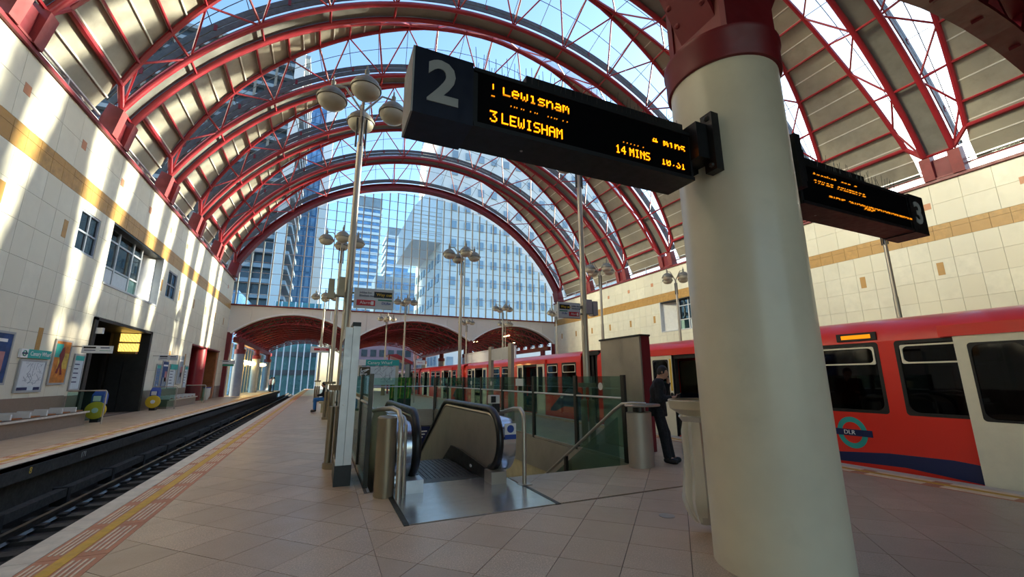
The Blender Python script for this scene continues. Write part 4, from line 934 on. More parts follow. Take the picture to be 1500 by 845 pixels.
t = thing('alarm_sign', 'white sign with red lettering beyond the map board', 'sign', (5.3, 27.5, 2.3)); obj('panel', MB().box(5.45,6.05,27.5,27.55,2.35,2.65), 'white', t); text(t, 'lettering', 'Alarm', .14, (5.52,27.495,2.5), (1,0,0), (0,0,1), 'signred'); obj('post', MB().box(5.38,5.45,27.5,27.56,0,2.7), 'steel', t)

# ---- left wall posters and signs
def poster(label, y0, y1, z0, z1, m, deco=None, cat='poster'):
    t = thing('poster', label, cat, (XL+.03, (y0+y1)/2, z0), 'posters on the left wall')
    obj('frame', MB().box(XL+.008, XL+.05, y0, y1, z0, z0+.06).box(XL+.008, XL+.05, y0, y1, z1-.06, z1).box(XL+.008, XL+.05, y0, y0+.06, z0+.06, z1-.06).box(XL+.008, XL+.05, y1-.06, y1, z0+.06, z1-.06), 'greypaint', t)
    obj('sheet', MB().box(XL+.008, XL+.035, y0+.06, y1-.06, z0+.06, z1-.06), m, t)
    xx = XL+.036
    def bx(n, u0, u1, v0, v1, mm): obj(n, MB().box(xx, xx+.003, y0+(y1-y0)*u0, y0+(y1-y0)*u1, z0+(z1-z0)*v0, z0+(z1-z0)*v1), mm, t)
    if deco: deco(t, bx, y0, y1, z0, z1, xx)
    return t
def d_map(t, bx, y0, y1, z0, z1, xx):
    bx('legend_panel', .08, .45, .07, .16, 'navy'); bx('legend_panel', .68, .92, .07, .16, 'navy'); bx('map_sheet', .08, .92, .20, .92, 'signgrey'); m = MB()
    for k in range(40):
        a = (random.uniform(y0+.12*(y1-y0), y1-.15*(y1-y0)), random.uniform(z0+.25*(z1-z0), z1-.12*(z1-z0))); an = random.choice((0,R(45),R(90),R(-45))); l = random.uniform(.05,.25)
        b_ = (min(y1-.12, max(y0+.12, a[0]+l*math.cos(an))), min(z1-.1, max(z0+.22, a[1]+l*math.sin(an)))); m.bar((xx+.005,a[0],a[1]), (xx+.005,b_[0],b_[1]), .012, .004, (1,0,0))
    obj('map_lines', m, 'grey_paper', t, kind='stuff')
def d_fig(t, bx, y0, y1, z0, z1, xx):
    bx('colour_patch', .35, .92, .35, .70, 'yellow_paper'); bx('colour_patch', .1, .5, .6, .9, 'teal'); yc = (y0+y1)/2; zc = (z0+z1)/2
    m = [(yc-.03,zc+.45),(yc+.10,zc+.50),(yc+.16,zc+.2),(yc+.08,zc-.05),(yc+.2,zc-.4),(yc+.1,zc-.42),(yc,zc-.15),(yc-.08,zc-.38),(yc-.18,zc-.35),(yc-.06,zc),(yc-.14,zc+.2)]
    obj('dancer_shape', MB().prism(m, xx+.002, xx+.006, 'x'), 'darkred', t)
def d_list(t, bx, y0, y1, z0, z1, xx):
    bx('header', .06, .94, .82, .95, 'teal')
    for k in range(5): bx('text_bar', .15, .6-.06*(k % 2), .70-.12*k, .73-.12*k, 'navy')
def d_blue(t, bx, y0, y1, z0, z1, xx):
    bx('text_bar', .2, .9, .80, .86, 'white'); bx('picture', .55, .9, .25, .62, 'cloth_pink'); bx('picture', .3, .85, .10, .4, 'grey_paper')
poster('dark blue advertising poster at the left edge of the picture', 13.9, 16.38, 1.36, 2.80, 'blue_paper', d_blue)
poster('underground map in a grey frame below the station name sign', 16.86, 18.15, 1.13, 2.09, 'paper', d_map, 'map')
poster('orange and yellow poster of a dancing figure', 18.4, 19.4, 1.34, 2.80, 'orange_paper', d_fig)
poster('narrow timetable panel beside the dark entrance', 19.72, 20.44, 1.12, 2.39, 'paper', d_list)
poster('slim green headed panel just past the dark entrance', 27.9, 28.6, 1.0, 2.3, 'bblue', d_list)
poster('dark blue poster past the dark entrance', 28.75, 29.75, 1.0, 2.5, 'blue_paper', d_blue)
poster('white timetable board under the second green sign', 30.0, 31.2, .95, 2.35, 'paper', d_list)
poster('blue grey tall poster before the red entrance', 31.5, 32.45, 1.2, 2.9, 'grey_paper', d_blue)
poster('narrow timetable panel before the red entrance', 32.9, 33.6, .95, 2.35, 'paper', d_list)
def station_sign(label, y0, y1, z0, z1, txt):
    t = thing('station_sign', label, 'sign', (XL, (y0+y1)/2, z0), 'green station name signs'); h = z1-z0
    obj('panel', MB().box(XL+.01, XL+.07, y0+.32*(1 if txt else 0), y1, z0, z1), 'teal', t)
    if txt:
        obj('roundel_panel', MB().box(XL+.01, XL+.07, y0, y0+.32, z0, z1), 'white', t); rc = (y0+.16, (z0+z1)/2)
        obj('roundel_ring', MB().tube([(XL+.072, rc[0]+.075*math.cos(R(a)), rc[1]+.075*math.sin(R(a))) for a in range(0,360,20)], .016, 6, closed=True), 'green', t); obj('roundel_bar', MB().box(XL+.07, XL+.09, rc[0]-.11, rc[0]+.11, rc[1]-.02, rc[1]+.02), 'navy', t)
        text(t, 'lettering', txt, h*.72, (XL+.074, y0+.42, (z0+z1)/2), (0,1,0), (0,0,1), 'white')
station_sign('green sign reading Canary Wharf with a roundel above the map', 16.74, 18.22, 2.13, 2.38, 'Canary Wharf')
station_sign('small green sign on the wall past the dark entrance', 30.1, 31.3, 2.05, 2.35, '')
def hang_sign(label, x0, x1, y, z0, z1, kind=0):
    t = thing('hanging_sign', label, 'sign', ((x0+x1)/2, y, z0), 'signs projecting from the left wall'); obj('panel', MB().box(x0, x1, y, y+.06, z0, z1), 'signgrey', t); w = x1-x0; h = z1-z0
    if kind == 0: obj('black_bar', MB().box(x0+.05*w, x0+.45*w, y-.004, y, z0+.62*h, z0+.85*h), 'black', t); obj('text_bar', MB().box(x0+.08*w, x0+.45*w, y-.003, y, z0+.32*h, z0+.42*h), 'navy', t); obj('text_bar', MB().box(x0+.58*w, x0+.95*w, y-.003, y, z0+.30*h, z0+.36*h), 'green', t); obj('text_bar', MB().box(x0+.6*w, x0+.9*w, y-.003, y, z0+.66*h, z0+.8*h), 'navy', t)
    else: obj('exit_light', MB().box(x0+.05, x1-.05, y-.02, y+.08, z0-.18, z0-.02), 'green', t); obj('black_bar', MB().box(x0+.05*w, x0+.5*w, y-.004, y, z0+.62*h, z0+.85*h), 'black', t)
    obj('bracket', MB().bar((XL-.01, y+.03, z1-.04), (x0+.05, y+.03, z1-.04), .04, .04), 'steel', t)
hang_sign('projecting white direction sign in front of the dark entrance', -7.68, -6.86, 19.35, 2.40, 2.66)
hang_sign('projecting white direction sign past the dark entrance', -7.75, -6.95, 27.2, 2.45, 2.72)
hang_sign('projecting sign with a green exit light by the grey column', -7.8, -6.9, 42.5, 2.75, 3.05, 1)
# benches, glass ends, card readers
def wall_bench(label, y0, y1):
    t = thing('wall_bench', label, 'bench', (XL+.4, (y0+y1)/2, 0), 'benches along the left wall'); obj('base', MB().box(XL+.01, XL+.72, y0, y1, 0, .40), 'brownstone', t); obj('seat', MB().box(XL+.01, XL+.78, y0, y1, .40, .45), 'brownstone', t); obj('seat_edge', MB().box(XL+.78, XL+.81, y0, y1, .40, .455), 'nosing', t); obj('back_panel', MB().box(XL+.008, XL+.06, y0, y1, .47, .98), 'brownstone', t)
    y = y0+.3
    while y < y1: obj('armrest', MB().box(XL+.1, XL+.74, y, y+.07, .47, .62), 'offwhite', t); obj('seat_pad', MB().box(XL+.1, XL+.72, y+.1, min(y1, y+.55), .47, .50), 'woodbrown', t); y += .8
wall_bench('long stone bench below the map and orange poster', 8.0, 19.5); wall_bench('stone bench between the dark entrance and the red entrance', 27.9, 33.4)
def glass_end(label, y):
    t = thing('glass_screen', label, 'screen', (XL+.6, y, 0), 'glass bench end screens'); obj('frame', MB().tube([(XL+.1,y,1.12),(XL+1.1,y,1.12),(XL+1.13,y,1.08),(XL+1.13,y,.0)], .025, 8), 'steel', t, True); obj('glass_panel', MB().box(XL+.1, XL+1.08, y-.006, y+.006, .12, 1.08), 'railglass', t)
glass_end('glass end screen of the long bench before the dark entrance', 19.6); glass_end('glass end screen of the bench past the dark entrance', 27.6); glass_end('glass end screen before the red entrance', 33.6)
def reader(label, x, y):
    t = thing('card_reader', label, 'card reader', (x, y, 0), 'yellow card readers')
    obj('stem', MB().prism([(y-.16,0),(y+.16,0),(y+.12,.62),(y-.12,.62)], x-.12, x+.12, 'x'), 'black', t); obj('head', MB().prism([(y-.20,.62),(y+.2,.62),(y+.22,.95),(y+.02,1.1),(y-.2,.95)], x-.16, x+.16, 'x'), 'blue', t)
    obj('yellow_disc', MB().lathe([(.001,0),(.30,0),(.30,.05),(.27,.06)], 28), 'yellow', t, True).matrix_parent_inverse = Matrix.Translation(-LOC[t]) @ Matrix.Translation((x+.02, y-.2, .42)) @ Matrix.Rotation(R(90), 4, 'X') @ Matrix.Scale(1.0, 4, (1,0,0))
    obj('reader_face', MB().lathe([(.001,0),(.09,0),(.09,.02)], 20), 'white', t, True).matrix_parent_inverse = Matrix.Translation(-LOC[t]) @ Matrix.Translation((x+.02, y-.26, .42)) @ Matrix.Rotation(R(90), 4, 'X')
    obj('screen', MB().box(x-.10, x+.10, y-.235, y-.2, .74, .92), 'white', t)
reader('yellow card reader behind the glass end of the long bench', -7.35, 20.5); reader('yellow and blue card reader right of the dark entrance', -7.55, 26.9)
lb = thing('litter_bag_stand', 'blue rimmed litter bag stand before the red entrance', 'bin bag', (-6.9, 34.2, 0)); obj('ring', MB().tube([(-6.9+.22*math.cos(R(a)), 34.2+.22*math.sin(R(a)), .95) for a in range(0,360,30)], .025, 6, closed=True), 'blue', lb, True); obj('bag', MB().lathe([(.08,.15),(.2,.4),(.2,.95)], 14, (-6.9, 34.2, 0)), 'bagplastic', lb, True); obj('pole', MB().tube([(-7.1,34.2,0),(-7.1,34.2,.95)], .025, 6), 'steel', lb)

# ================================================================== TRAIN
TX = 8.75
def car(label, y0, y1, doors, wins, detail, cab0=False, swoosh=None, door_open=True):
    t = thing('train_car', label, 'train', ((TX+11.3)/2, (y0+y1)/2, -.95), 'red train cars'); L = .72 if not detail else .9
    prof = [(TX,2.1),(TX+.03,2.28),(TX+.16,2.42),(TX+.5,2.52),(10.02,2.56),(11.3-.5,2.52),(11.3-.16,2.42),(11.27,2.28),(11.3,2.1),(11.24,2.1),(11.1,2.36),(10.02,2.48),(TX+.2,2.36),(TX+.06,2.1)]
    obj('roof', MB().prism(prof, y0, y1, 'y'), 'train_red', t, True); obj('floor_pan', MB().box(TX+.02, 11.28, y0, y1, -.12, .02), 'train_black', t)
    obj('underframe', MB().box(TX+.25, 11.05, y0+.5, y1-.5, -.75, -.12), 'train_black', t)
    for k in (y0+1.8, y1-3.2): obj('bogie', MB().box(TX+.45, 10.85, k, k+1.6, -.86, -.4), 'train_black', t)
    holes = [(a, b, .02, 2.08) for a, b in doors]+[(a, b, .92, 2.06) for a, b in wins]
    for X, s in ((TX, 1), (11.3, -1)):
        for q in cut((y0, y1, -.14, 2.1), holes): obj('body_panel', MB().box(X, X+s*.07, q[0], q[1], q[2], q[3]), 'train_red', t)
        for a, b in wins:
            obj('window_seal', MB().ring(a+.015, b-.015, .935, 2.04, .05, .13, X-s*.006, X+s*.03), 'train_black', t)
            g = obj('window_pane', MB().box(X+s*.012, X+s*.022, a+.01, b-.01, .93, 2.045), 'trainglass', t)
            if s > 0:
                obj('hopper_frame', MB().ring(a+.06, b-.06, 1.735, 1.99, .026, .07, X-.008, X+.01), 'train_cream', g)
    for yy in (y0, y1):
        e = 1 if yy == y0 else -1
        obj('end_panel', MB().box(TX+.04, 11.26, yy, yy+e*.06, -.1, 2.4), 'train_black' if not (cab0 and yy == y0) else 'train_red', t)
    for a, b in doors:
        for side in (-1, 1):
            c0, c1 = (a-L, a-.02) if side < 0 else (b+.02, b+L)
            lf = obj('door_leaf', MB().box(TX-.05, TX-.012, c0, c0+.16, -.02, 2.12).box(TX-.05, TX-.012, c1-.16, c1, -.02, 2.12).box(TX-.05, TX-.012, c0+.16, c1-.16, -.02, .88).box(TX-.05, TX-.012, c0+.16, c1-.16, 1.98, 2.12), 'train_cream', t)
            obj('door_pane', MB().box(TX-.04, TX-.03, c0+.16, c1-.16, .88, 1.98), 'trainglass', lf); obj('pane_seal', MB().ring(c0+.17, c1-.17, .90, 1.96, .03, .12, TX-.056, TX-.012), 'train_black', lf)
            obj('door_edge', MB().box(TX-.055, TX-.01, (c1 if side < 0 else c0-.025), (c1+.025 if side < 0 else c0), -.02, 2.12), 'train_black', lf)
        obj('door_portal', MB().box(TX-.012, TX+.09, a, a+.05, .02, 2.1).box(TX-.012, TX+.09, b-.05, b, .02, 2.1).box(TX-.012, TX+.09, a+.05, b-.05, 2.0, 2.1), 'train_black', t)
        obj('door_cover', MB().box(TX-.07, TX+.02, a-L-.15, b+L+.15, 2.10, 2.27), 'train_red', t)
        obj('grab_pole', MB().tube([(TX+.35, a+.12, .02), (TX+.35, a+.12, 2.3)], .02, 8), 'teal', t); obj('grab_pole', MB().tube([(TX+.8, (a+b)/2, .02), (TX+.8, (a+b)/2, 2.3)], .02, 8), 'yellow_pole', t)
    obj('inner_ceiling', MB().box(TX+.25, 11.05, y0+.1, y1-.1, 2.30, 2.34), 'train_inner', t)
    for a, b in wins:
        if b-a > .8: obj('seat_row', MB().box(TX+.12, TX+.55, a+.05, b-.05, .02, .48).box(TX+.10, TX+.2, a+.05, b-.05, .48, 1.0), 'train_seat', t); obj('seat_row', MB().box(10.75, 11.18, a+.05, b-.05, .02, .48).box(11.1, 11.2, a+.05, b-.05, .48, 1.0), 'train_seat', t)
    if swoosh: obj('navy_stripe', MB().prism(swoosh, TX-.005, TX+.001, 'x'), 'train_navy', t)
    return t
ca = car('nearest red train car with a roundel, partly behind the grey column', -9.5, 12.35, [(.75,2.2),(7.22,8.80)], [(2.60,3.82),(4.12,5.75),(9.85,11.1),(-2.6,-1.0),(-4.6,-3.0)], True,
    swoosh=[(2.92,-.03),(2.92,.23),(3.4,.27),(4.2,.25),(5.0,.17),(6.2,.02),(6.4,-.10),(5.0,.02),(4.0,.06)])
obj('destination_panel', MB().box(TX-.02, TX+.01, 4.08, 4.70, 2.13, 2.27), 'train_black', ca); obj('destination_light', MB().box(TX-.025, TX-.018, 4.16, 4.62, 2.165, 2.235), 'amberdim', ca)
rd = obj('roundel', MB().prism([(4.70+.235*math.cos(R(a)), .53+.27*math.sin(R(a))) for a in range(0,360,10)], TX-.006, TX-.001, 'x'), 'teal', ca, label='turquoise ring with navy bar')
obj('roundel_centre', MB().prism([(4.70+.155*math.cos(R(a)), .53+.18*math.sin(R(a))) for a in range(0,360,10)], TX-.009, TX-.002, 'x'), 'train_red', rd); obj('roundel_bar', MB().box(TX-.013, TX-.003, 4.39, 5.02, .475, .585), 'train_navy', rd)
text(rd, 'lettering', 'DLR', .10, (TX-.016, 4.70+.13, .53), (0,-1,0), (0,0,1), 'white')
lit = thing('carriage_lamp', 'small glowing lamp seen through the near train window', 'lamp', (9.9, 3.2, 1.4)); obj('bulb', MB().box(10.9,10.95,4.95,5.02,1.28,1.42), 'trainlamp', lit)
ys_ = MB()
obj('yellow_door_strip', MB().box(TX-.056, TX-.05, 8.85, 8.91, 1.15, 2.0), 'yellow', ca); obj('door_button', MB().lathe([(.001,0),(.05,0),(.05,.015)], 16), 'black', ca).matrix_parent_inverse = Matrix.Translation(-LOC[ca]) @ Matrix.Translation((TX-.055, 8.885, 1.05)) @ Matrix.Rotation(R(-90), 4, 'Y')
SW = lambda o: [(o+.0,-.03),(o+.0,.95),(o+.9,1.12),(o+1.6,.75),(o+2.3,.3),(o+2.35,.18),(o+1.9,.2),(o+1.2,.42),(o+.5,.42),(o+.4,-.03)]
def mid(label, y0, flip=False):
    W = [(.35,1.35),(1.72,2.6),(6.25,7.6),(7.95,9.3),(12.75,13.45)]; D = [(3.5,4.85),(10.55,11.85)]
    c = car(label, y0, y0+13.9, [(y0+a, y0+b) for a, b in D], [(y0+a, y0+b) for a, b in W], False, True, [(p[0], p[1]) for p in SW(y0+.02)])
    return c
cb_ = mid('red train car behind the glass balustrade, its rounded end by the steel panel', 13.4)
cc_ = mid('red train car beyond the coupling under the middle lamp post', 27.9); cd_ = mid('furthest red train car running into the far hall', 42.4)
text(cb_, 'lettering', 'dlr', .22, (TX-.008, 14.95, .78), (0,-1,0), (0,0,1), 'white')
gw = thing('train_gangway', 'black coupling gangway between the near and second train cars', 'gangway', (10, 12.9, -.5)); obj('bellows', MB().box(TX+.3, 11.0, 12.36, 13.38, -.1, 2.3), 'train_black', gw); obj('roof_box', MB().box(TX+.1, 11.2, 12.4, 13.36, 2.3, 2.45), 'train_black', gw)
for k in range(4): obj('fold', MB().box(TX+.24, TX+.3, 12.42+k*.24, 12.54+k*.24, -.1, 2.3), 'black', gw)
gw = thing('train_gangway', 'coupling between the second and third train cars', 'gangway', (10, 27.6, -.5)); obj('bellows', MB().box(TX+.3, 11.0, 27.31, 27.89, -.1, 2.2), 'train_black', gw); obj('head_lamp', MB().box(TX+.25, TX+.3, 27.45, 27.7, 1.9, 2.02), 'trainlamp', gw)
gw = thing('train_gangway', 'coupling between the third and fourth train cars', 'gangway', (10, 42.1, -.5)); obj('bellows', MB().box(TX+.3, 11.0, 41.81, 42.39, -.1, 2.2), 'train_black', gw); obj('step', MB().box(TX+.2, TX+.3, 41.9, 42.3, -.1, .1), 'black', gw)
# white hoarding and small red canopy beyond the train
hb_ = thing('hoarding', 'long white hoarding behind the train under the middle arch', 'hoarding', (13.65, 37, 0)); obj('panel', MB().box(13.6, 13.7, 30, 43, 0, 3.9), 'white', hb_); obj('rail', MB().box(13.55, 13.75, 30, 43, 3.9, 4.0), 'offwhite', hb_)
cn = thing('canopy', 'small slanted red canopy at the far end of the platform', 'canopy', (7.2, 46, 0)); obj('roof', MB().prism([(6.0,3.9),(8.6,2.9),(8.6,3.2),(6.9,4.0)], 45, 48, 'y'), 'red', cn); obj('side', MB().box(8.3,8.45,45.2,47.8,0,3.2), 'post_dark', cn); obj('post', MB().box(6.1,6.25,45.2,45.4,0,3.85), 'red', cn)
# ================================================================== PEOPLE
def surf(fn, lo, hi, h):
    """surface nets of a distance field -> vertices, quads"""
    n = [int(math.ceil((hi[k]-lo[k])/h))+1 for k in range(3)]
    g = np.stack(np.meshgrid(*[lo[k]+h*np.arange(n[k]) for k in range(3)], indexing='ij'), -1)
    d = fn(g); ins = d < 0
    c8 = [(i,j,k) for i in (0,1) for j in (0,1) for k in (0,1)]
    sh = (n[0]-1, n[1]-1, n[2]-1); cnt = np.zeros(sh); pos = np.zeros(sh+(3,))
    sl = lambda o: tuple(slice(o[k], o[k]+sh[k]) for k in range(3))
    for a in c8:
        for ax in range(3):
            if a[ax]: continue
            b = list(a); b[ax] = 1; b = tuple(b); da, db = d[sl(a)], d[sl(b)]; x = (da < 0) != (db < 0)
            t = np.where(x, da/np.where(x, da-db, 1), 0)
            p = np.array(a, float)+np.zeros(sh+(3,)); p[..., ax] += t; cnt += x; pos += np.where(x[..., None], p, 0)
    act = cnt > 0; idx = -np.ones(sh, int); idx[act] = np.arange(act.sum())
    ijk = np.argwhere(act); V = np.array(lo)+h*(ijk+pos[act]/cnt[act][:, None]); F = []
    for ax in range(3):
        u, v = (ax+1) % 3, (ax+2) % 3
        s0 = [slice(1, sh[k]) if k != ax else slice(0, sh[k]) for k in range(3)]
        s1 = list(s0); s1[ax] = slice(1, sh[ax]+1)
        A = ins[tuple(s0)]; B = ins[tuple(s1)]; w = np.argwhere(A != B)
        off = [0, 0, 0]; off[u] = 1; off[v] = 1; w = w+np.array(off)
        for q in w:
            e = [q.copy() for _ in range(4)]; e[1][u] -= 1; e[2][u] -= 1; e[2][v] -= 1; e[3][v] -= 1
            f = [idx[tuple(z)] for z in e]
            if min(f) < 0: continue
            F.append(tuple(f) if ins[tuple(q)] else tuple(f[::-1])) if False else F.append(tuple(int(z) for z in (f if not ins[tuple(np.array(q))] else f[::-1])))
    return V, F
def cap(g, a, b, ra, rb):
    a = np.array(a, float); b = np.array(b, float); ab = b-a; t = np.clip(((g-a)@ab)/max(ab@ab, 1e-9), 0, 1)
    return np.linalg.norm(g-(a+t[..., None]*ab), axis=-1)-(ra+(rb-ra)*t)
def ell(g, c, r): q = (g-np.array(c))/np.array(r); l = np.linalg.norm(q, axis=-1); return (l-1)*min(r)
def smin(a, b, k=.03): h = np.clip(.5+.5*(b-a)/k, 0, 1); return b+(a-b)*h-k*h*(1-h)
def chain(parts, k=.03):
    def f(g):
        d = None
        for p in parts:
            e = cap(g, *p[1:]) if p[0] == 'c' else ell(g, *p[1:]); d = e if d is None else smin(d, e, k)
        return d
    return f
def bounds(parts, pad):
    lo = [9]*3; hi = [-9]*3
    for p in parts:
        pts = [(p[1], p[3]), (p[2], p[4])] if p[0] == 'c' else [(p[1], max(p[2]))]
        for c, r in pts:
            for k in range(3): lo[k] = min(lo[k], c[k]-r-pad); hi[k] = max(hi[k], c[k]+r+pad)
    return lo, hi
def figure(label, loc, rotz, J, cl, scale=1., h=.014, group=None, extra=None, mask=False):
    t = thing('person', label, 'person', (0,0,0), group)
    T = Matrix.Translation(loc) @ Matrix.Rotation(rotz, 4, 'Z') @ Matrix.Scale(scale, 4)
    t.matrix_world = Matrix.Translation(loc) @ Matrix.Rotation(rotz, 4, 'Z'); t.location = loc; t.rotation_euler = (0, 0, rotz); LOC[t] = Vector((0,0,0))
    HD = J['head']; hd = Vector(HD); fwd = Vector(J.get('look', (1,0,-.1))).normalized(); sidev = fwd.cross(Vector((0,0,1))).normalized(); upv = sidev.cross(fwd)
    hp = lambda f, s, u: tuple(hd+fwd*f+sidev*s+upv*u)
    head = [('e', HD, (.083,.075,.112)), ('c', hp(.02,0,-.03), hp(.055,0,-.075), .055, .035), ('c', hp(.088,0,.0), hp(.102,0,-.025), .010, .013), ('c', hp(.06,.03,.02), hp(.06,-.03,.02), .024, .024), ('e', hp(-.005,.078,-.005), (.018,.014,.028)), ('e', hp(-.005,-.078,-.005), (.018,.014,.028)), ('c', hp(.075,.018,-.058), hp(.075,-.018,-.058), .010, .010)]
    neck = [('c', J['neck'], hp(-.02,0,-.06), .058, .052)]
    sL, sR = J['shL'], J['shR']; ch, wa, pe = J['chest'], J['waist'], J['pelvis']
    torso = [('c', tuple(np.array(ch)+np.array((0,.07,0))), tuple(np.array(wa)+np.array((0,.05,0))), .115, .10), ('c', tuple(np.array(ch)-np.array((0,.07,0))), tuple(np.array(wa)-np.array((0,.05,0))), .115, .10), ('c', wa, pe, .115, .125), ('c', J['neck'], ch, .06, .12), ('c', sL, sR, .062, .062)]
    arms = []
    for s in 'LR': arms += [('c', J['sh'+s], J['el'+s], .056, .043), ('c', J['el'+s], J['wr'+s], .043, .030)]
    legs = []
    for s in 'LR': legs += [('c', J['hip'+s], J['kn'+s], .088, .060), ('c', J['kn'+s], J['an'+s], .060, .042), ('c', J['an'+s], J['to'+s], .042, .034)]
    def put(name, V, F, m, parent, smooth=True):
        me = bpy.data.meshes.new(name); me.from_pydata([tuple(v*scale) for v in V.tolist()] if False else [tuple(float(c)*scale for c in v) for v in V], [], F); me.update(); fin(me, False)
        for p in me.polygons: p.use_smooth = True
        me.materials.append(MATS[m]); o = bpy.data.objects.new(name, me); COL.objects.link(o); o.parent = parent; return o
    allp = head+neck+torso+arms+legs
    V, F = surf(chain(allp, .035), *bounds(allp, .05), h)
    # hands: palm, four fingers and a thumb, joined to the body mesh
    Vs = [V]; Fs = list(F); off = len(V)
    for s in 'LR':
        w = Vector(J['wr'+s]); d = Vector(J['hd'+s]).normalized(); nrm = Vector(J['pn'+s]); nrm = (nrm-d*nrm.dot(d)).normalized(); sd = d.cross(nrm); cu = J.get('curl'+s, .5)
        hp_ = [('c', tuple(w-d*.02), tuple(w+d*.03), .027, .028)]
        for q, (o_, ln) in enumerate(((-.028,.062),(-.009,.072),(.010,.068),(.028,.052))):
            k0 = w+d*.075+sd*o_; hp_.append(('c', tuple(w+d*.03+sd*o_*.7), tuple(k0), .014, .0115)); k1 = k0+(d*math.cos(cu)+nrm*math.sin(cu))*ln*.55; k2 = k1+(d*math.cos(cu*2)+nrm*math.sin(cu*2))*ln*.5
            hp_ += [('c', tuple(k0), tuple(k1), .0095, .0085), ('c', tuple(k1), tuple(k2), .0085, .007)]
        b0 = w+d*.025-sd*.026; b1 = b0+d*.032-sd*.022+nrm*.012; b2 = b1+d*.028+nrm*.012
        hp_ += [('c', tuple(b0), tuple(b1), .013, .011), ('c', tuple(b1), tuple(b2), .010, .008)]
        if h < .02:
            v, f = surf(chain(hp_, .006), *bounds(hp_, .01), .0055); Vs.append(v); Fs += [tuple(i+off for i in q) for q in f]; off += len(v)
    body = put('body', np.vstack(Vs), Fs, 'skin', t)
    up_ = torso+arms; zh = J['hem']
    fj = chain(torso+arms+[('c', pe, tuple(np.array(pe)-np.array((0,0,.10))), .13, .145)], .05); cut_ = [Vector(J['wrL']), Vector(J['wrR'])]
    def jk(g):
        d = fj(g)-.020
        d = np.maximum(d, zh-g[..., 2])
        d = np.maximum(d, g[..., 2]-(J['neck'][2]+.045))
        for s in 'LR':
            a = np.array(J['el'+s]); w_ = np.array(J['wr'+s]); ax = (w_-a)/np.linalg.norm(w_-a); near = np.linalg.norm(g-w_, axis=-1)
            d = np.where(near < .10, np.maximum(d, (g-w_)@ax+.008), d)
        return d
    V, F = surf(jk, *bounds(up_+[('c', pe, (pe[0],pe[1],zh), .16, .16)], .06), h); put('jacket', V, F, cl[0], t)
    pl = legs[:2]+legs[3:5]+[('c', wa, pe, .11, .125)]
    fl = chain([('c', J['hipL'], J['knL'], .092, .066), ('c', J['knL'], J['anL'], .066, .060), ('c', J['hipR'], J['knR'], .092, .066), ('c', J['knR'], J['anR'], .066, .060), ('c', tuple(np.array(pe)+np.array((0,0,.06))), pe, .118, .13)], .03)
    za = min(J['anL'][2], J['anR'][2])
    V, F = surf(lambda g: np.maximum(fl(g)-.010, za-.01-g[..., 2]), *bounds(pl, .06), h); put('trousers', V, F, cl[1], t)
    for s in 'LR':
        a, b = np.array(J['an'+s]), np.array(J['to'+s]); sh_ = [('c', tuple(a-np.array((0,0,.03))), tuple(b), .050, .044), ('c', tuple(a-np.array((.03,0,.04))), tuple(b-np.array((.02,0,.01))), .045, .042)]
        V, F = surf(lambda g: np.maximum(chain(sh_, .02)(g), (min(a[2], b[2])-.06)-g[..., 2]), *bounds(sh_, .04), max(h*.8, .012)); put('shoe', V, F, 'shoe', t)
    n_ = np.array(fwd); u_ = np.array(upv); c_ = np.array(HD)
    def hr_(g):
        d = ell(g, HD, (.098,.092,.125)); q = g-c_
        d = np.maximum(d, -(ell(g, HD, (.080,.072,.106)))-.0)
        return np.maximum(d, np.minimum((q@n_)*1.0-.035-.0, 99)-np.clip((q@u_)-.045, 0, 1)*2.2+np.clip(-(q@u_)-.02, 0, 1)*1.5)
    V, F = surf(hr_, [HD[0]-.16,HD[1]-.16,HD[2]-.18], [HD[0]+.16,HD[1]+.16,HD[2]+.17], min(h, .011)); put('hair', V, F, 'hair', t)
    for s in (-1, 1):
        m = MB().ball(tuple(Vector(hp(.072, s*.032, .008))*scale), .011*scale, .011*scale, .008*scale, 8, 5); o = obj('eye', m, 'black', t)
    if mask:
        ms = [('e', hp(.045,0,-.055), (.065,.068,.055))]; V, F = surf(chain(ms), *bounds(ms, .03), .012); put('face_mask', V, F, 'mask_blue', t)
    return t
stand = dict(head=(.075,0,1.585), look=(1,-.12,-.38), neck=(.005,0,1.43), chest=(-.03,0,1.25), waist=(-.05,0,1.04), pelvis=(-.06,0,.93), shL=(-.02,.175,1.375), shR=(-.02,-.175,1.375),
    elR=(-.03,-.25,1.10), wrR=(.18,-.13,1.13), hdR=(1,.35,.15), pnR=(-.2,.3,1), curlR=.5, elL=(.10,.235,1.14), wrL=(.165,.06,1.40), hdL=(.05,-.25,1), pnL=(-1,-.2,.1), curlL=.75,
    hipL=(-.06,.09,.90), hipR=(-.06,-.09,.90), knL=(.06,.09,.50), knR=(.0,-.09,.49), anL=(.12,.07,.095), anR=(.05,-.07,.095), toL=(.25,.085,.045), toR=(.18,-.11,.045), hem=.80)
man = figure('man in black leaning on the rail, one hand at his mouth, looking at a phone', (5.78, 6.22, 0), R(-38), stand, ('cloth_black', 'cloth_dark'), 1.01)
ph = thing('phone', 'dark phone held in the hand of the man in black', 'phone', (5.9, 6.0, 1.15))
pm = Matrix.Translation((5.78, 6.22, 0)) @ Matrix.Rotation(R(-38), 4, 'Z') @ Matrix.Translation((.29, -.095, 1.185)) @ Matrix.Rotation(R(-28), 4, 'Y')
me_ = MB().box(-.065, .075, -.034, .034, -.004, .004).mesh('case'); me_.transform(pm); obj('case', me_, 'blackgloss', ph)
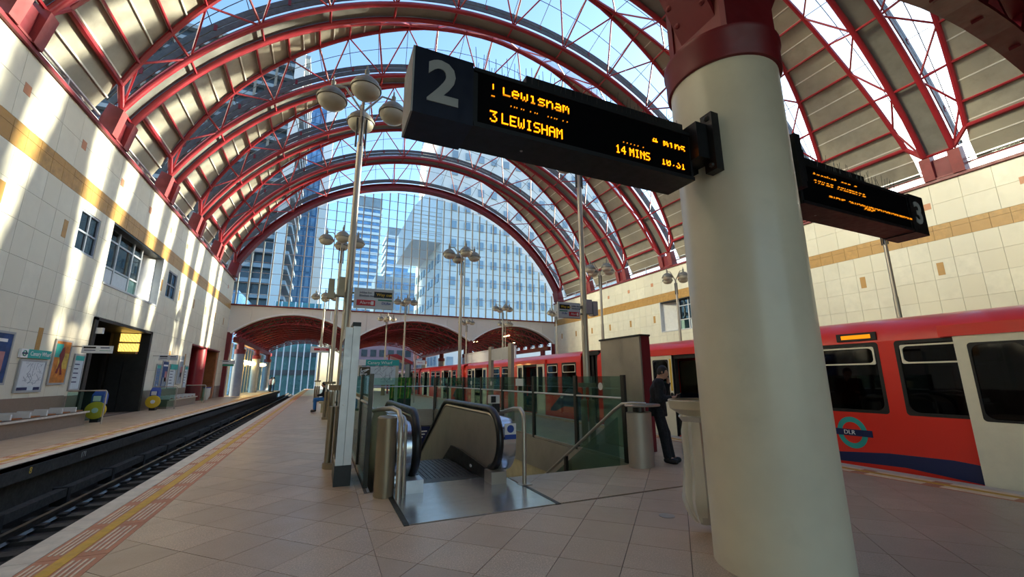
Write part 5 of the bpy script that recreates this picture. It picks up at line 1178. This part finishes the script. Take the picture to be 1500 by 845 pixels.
me_ = MB().box(-.06, .07, -.03, .03, .004, .005).mesh('screen'); me_.transform(pm); obj('screen', me_, 'navyblack', ph)
walk = dict(stand); walk.update(head=(.02,0,1.60), look=(1,.35,-.05), elR=(.0,-.24,1.10), wrR=(.08,-.24,.88), hdR=(.2,0,-1), pnR=(0,1,0), elL=(.0,.24,1.10), wrL=(.08,.24,.88), hdL=(.2,0,-1), pnL=(0,-1,0), knL=(.0,.09,.5), anL=(-.04,.09,.095), toL=(.09,.09,.045), knR=(.0,-.09,.5), anR=(-.04,-.09,.095), toR=(.09,-.09,.045), pelvis=(-.02,0,.93), waist=(-.02,0,1.04), chest=(-.01,0,1.25), hipL=(-.02,.09,.9), hipR=(-.02,-.09,.9))
figure('person with dark hair and a pale blue face mask riding down the escalator', (1.62, 9.25, -.78), R(60), walk, ('cloth_dark', 'denim'), 1.0, .022, mask=True)
sit = dict(stand); sit.update(head=(.10,0,1.22), look=(1,0,-.4), neck=(.05,0,1.06), chest=(.0,0,.88), waist=(-.03,0,.66), pelvis=(-.04,0,.56), shL=(.02,.175,1.0), shR=(.02,-.175,1.0), elL=(.12,.22,.76), elR=(.12,-.22,.76), wrL=(.34,.12,.72), wrR=(.34,-.12,.72), hdL=(1,-.3,0), hdR=(1,.3,0), pnL=(0,0,-1), pnR=(0,0,-1),
    hipL=(-.03,.09,.56), hipR=(-.03,-.09,.56), knL=(.42,.11,.54), knR=(.42,-.11,.54), anL=(.40,.11,.10), anR=(.40,-.11,.10), toL=(.53,.12,.045), toR=(.53,-.12,.045), hem=.52)
figure('person in dark clothes seated on the pale bench far along the platform', (.2, 21.9, .02), R(180), sit, ('cloth_black', 'cloth_blue'), 1.0, .024)
figure('person in pink and white standing far off at the end of the left platform', (-5.55, 58.5, 0), R(40), walk, ('cloth_pink', 'cloth_dark'), 1.0, .03)
figure('person in a white top and blue trousers far off on the left platform edge', (-5.15, 57.0, 0), R(200), walk, ('white', 'denim'), 1.0, .03)
figure('woman seated low inside the red entrance on the left', (-8.9, 35.0, 0), R(-20), sit, ('woodbrown', 'cloth_dark'), 1.0, .03)
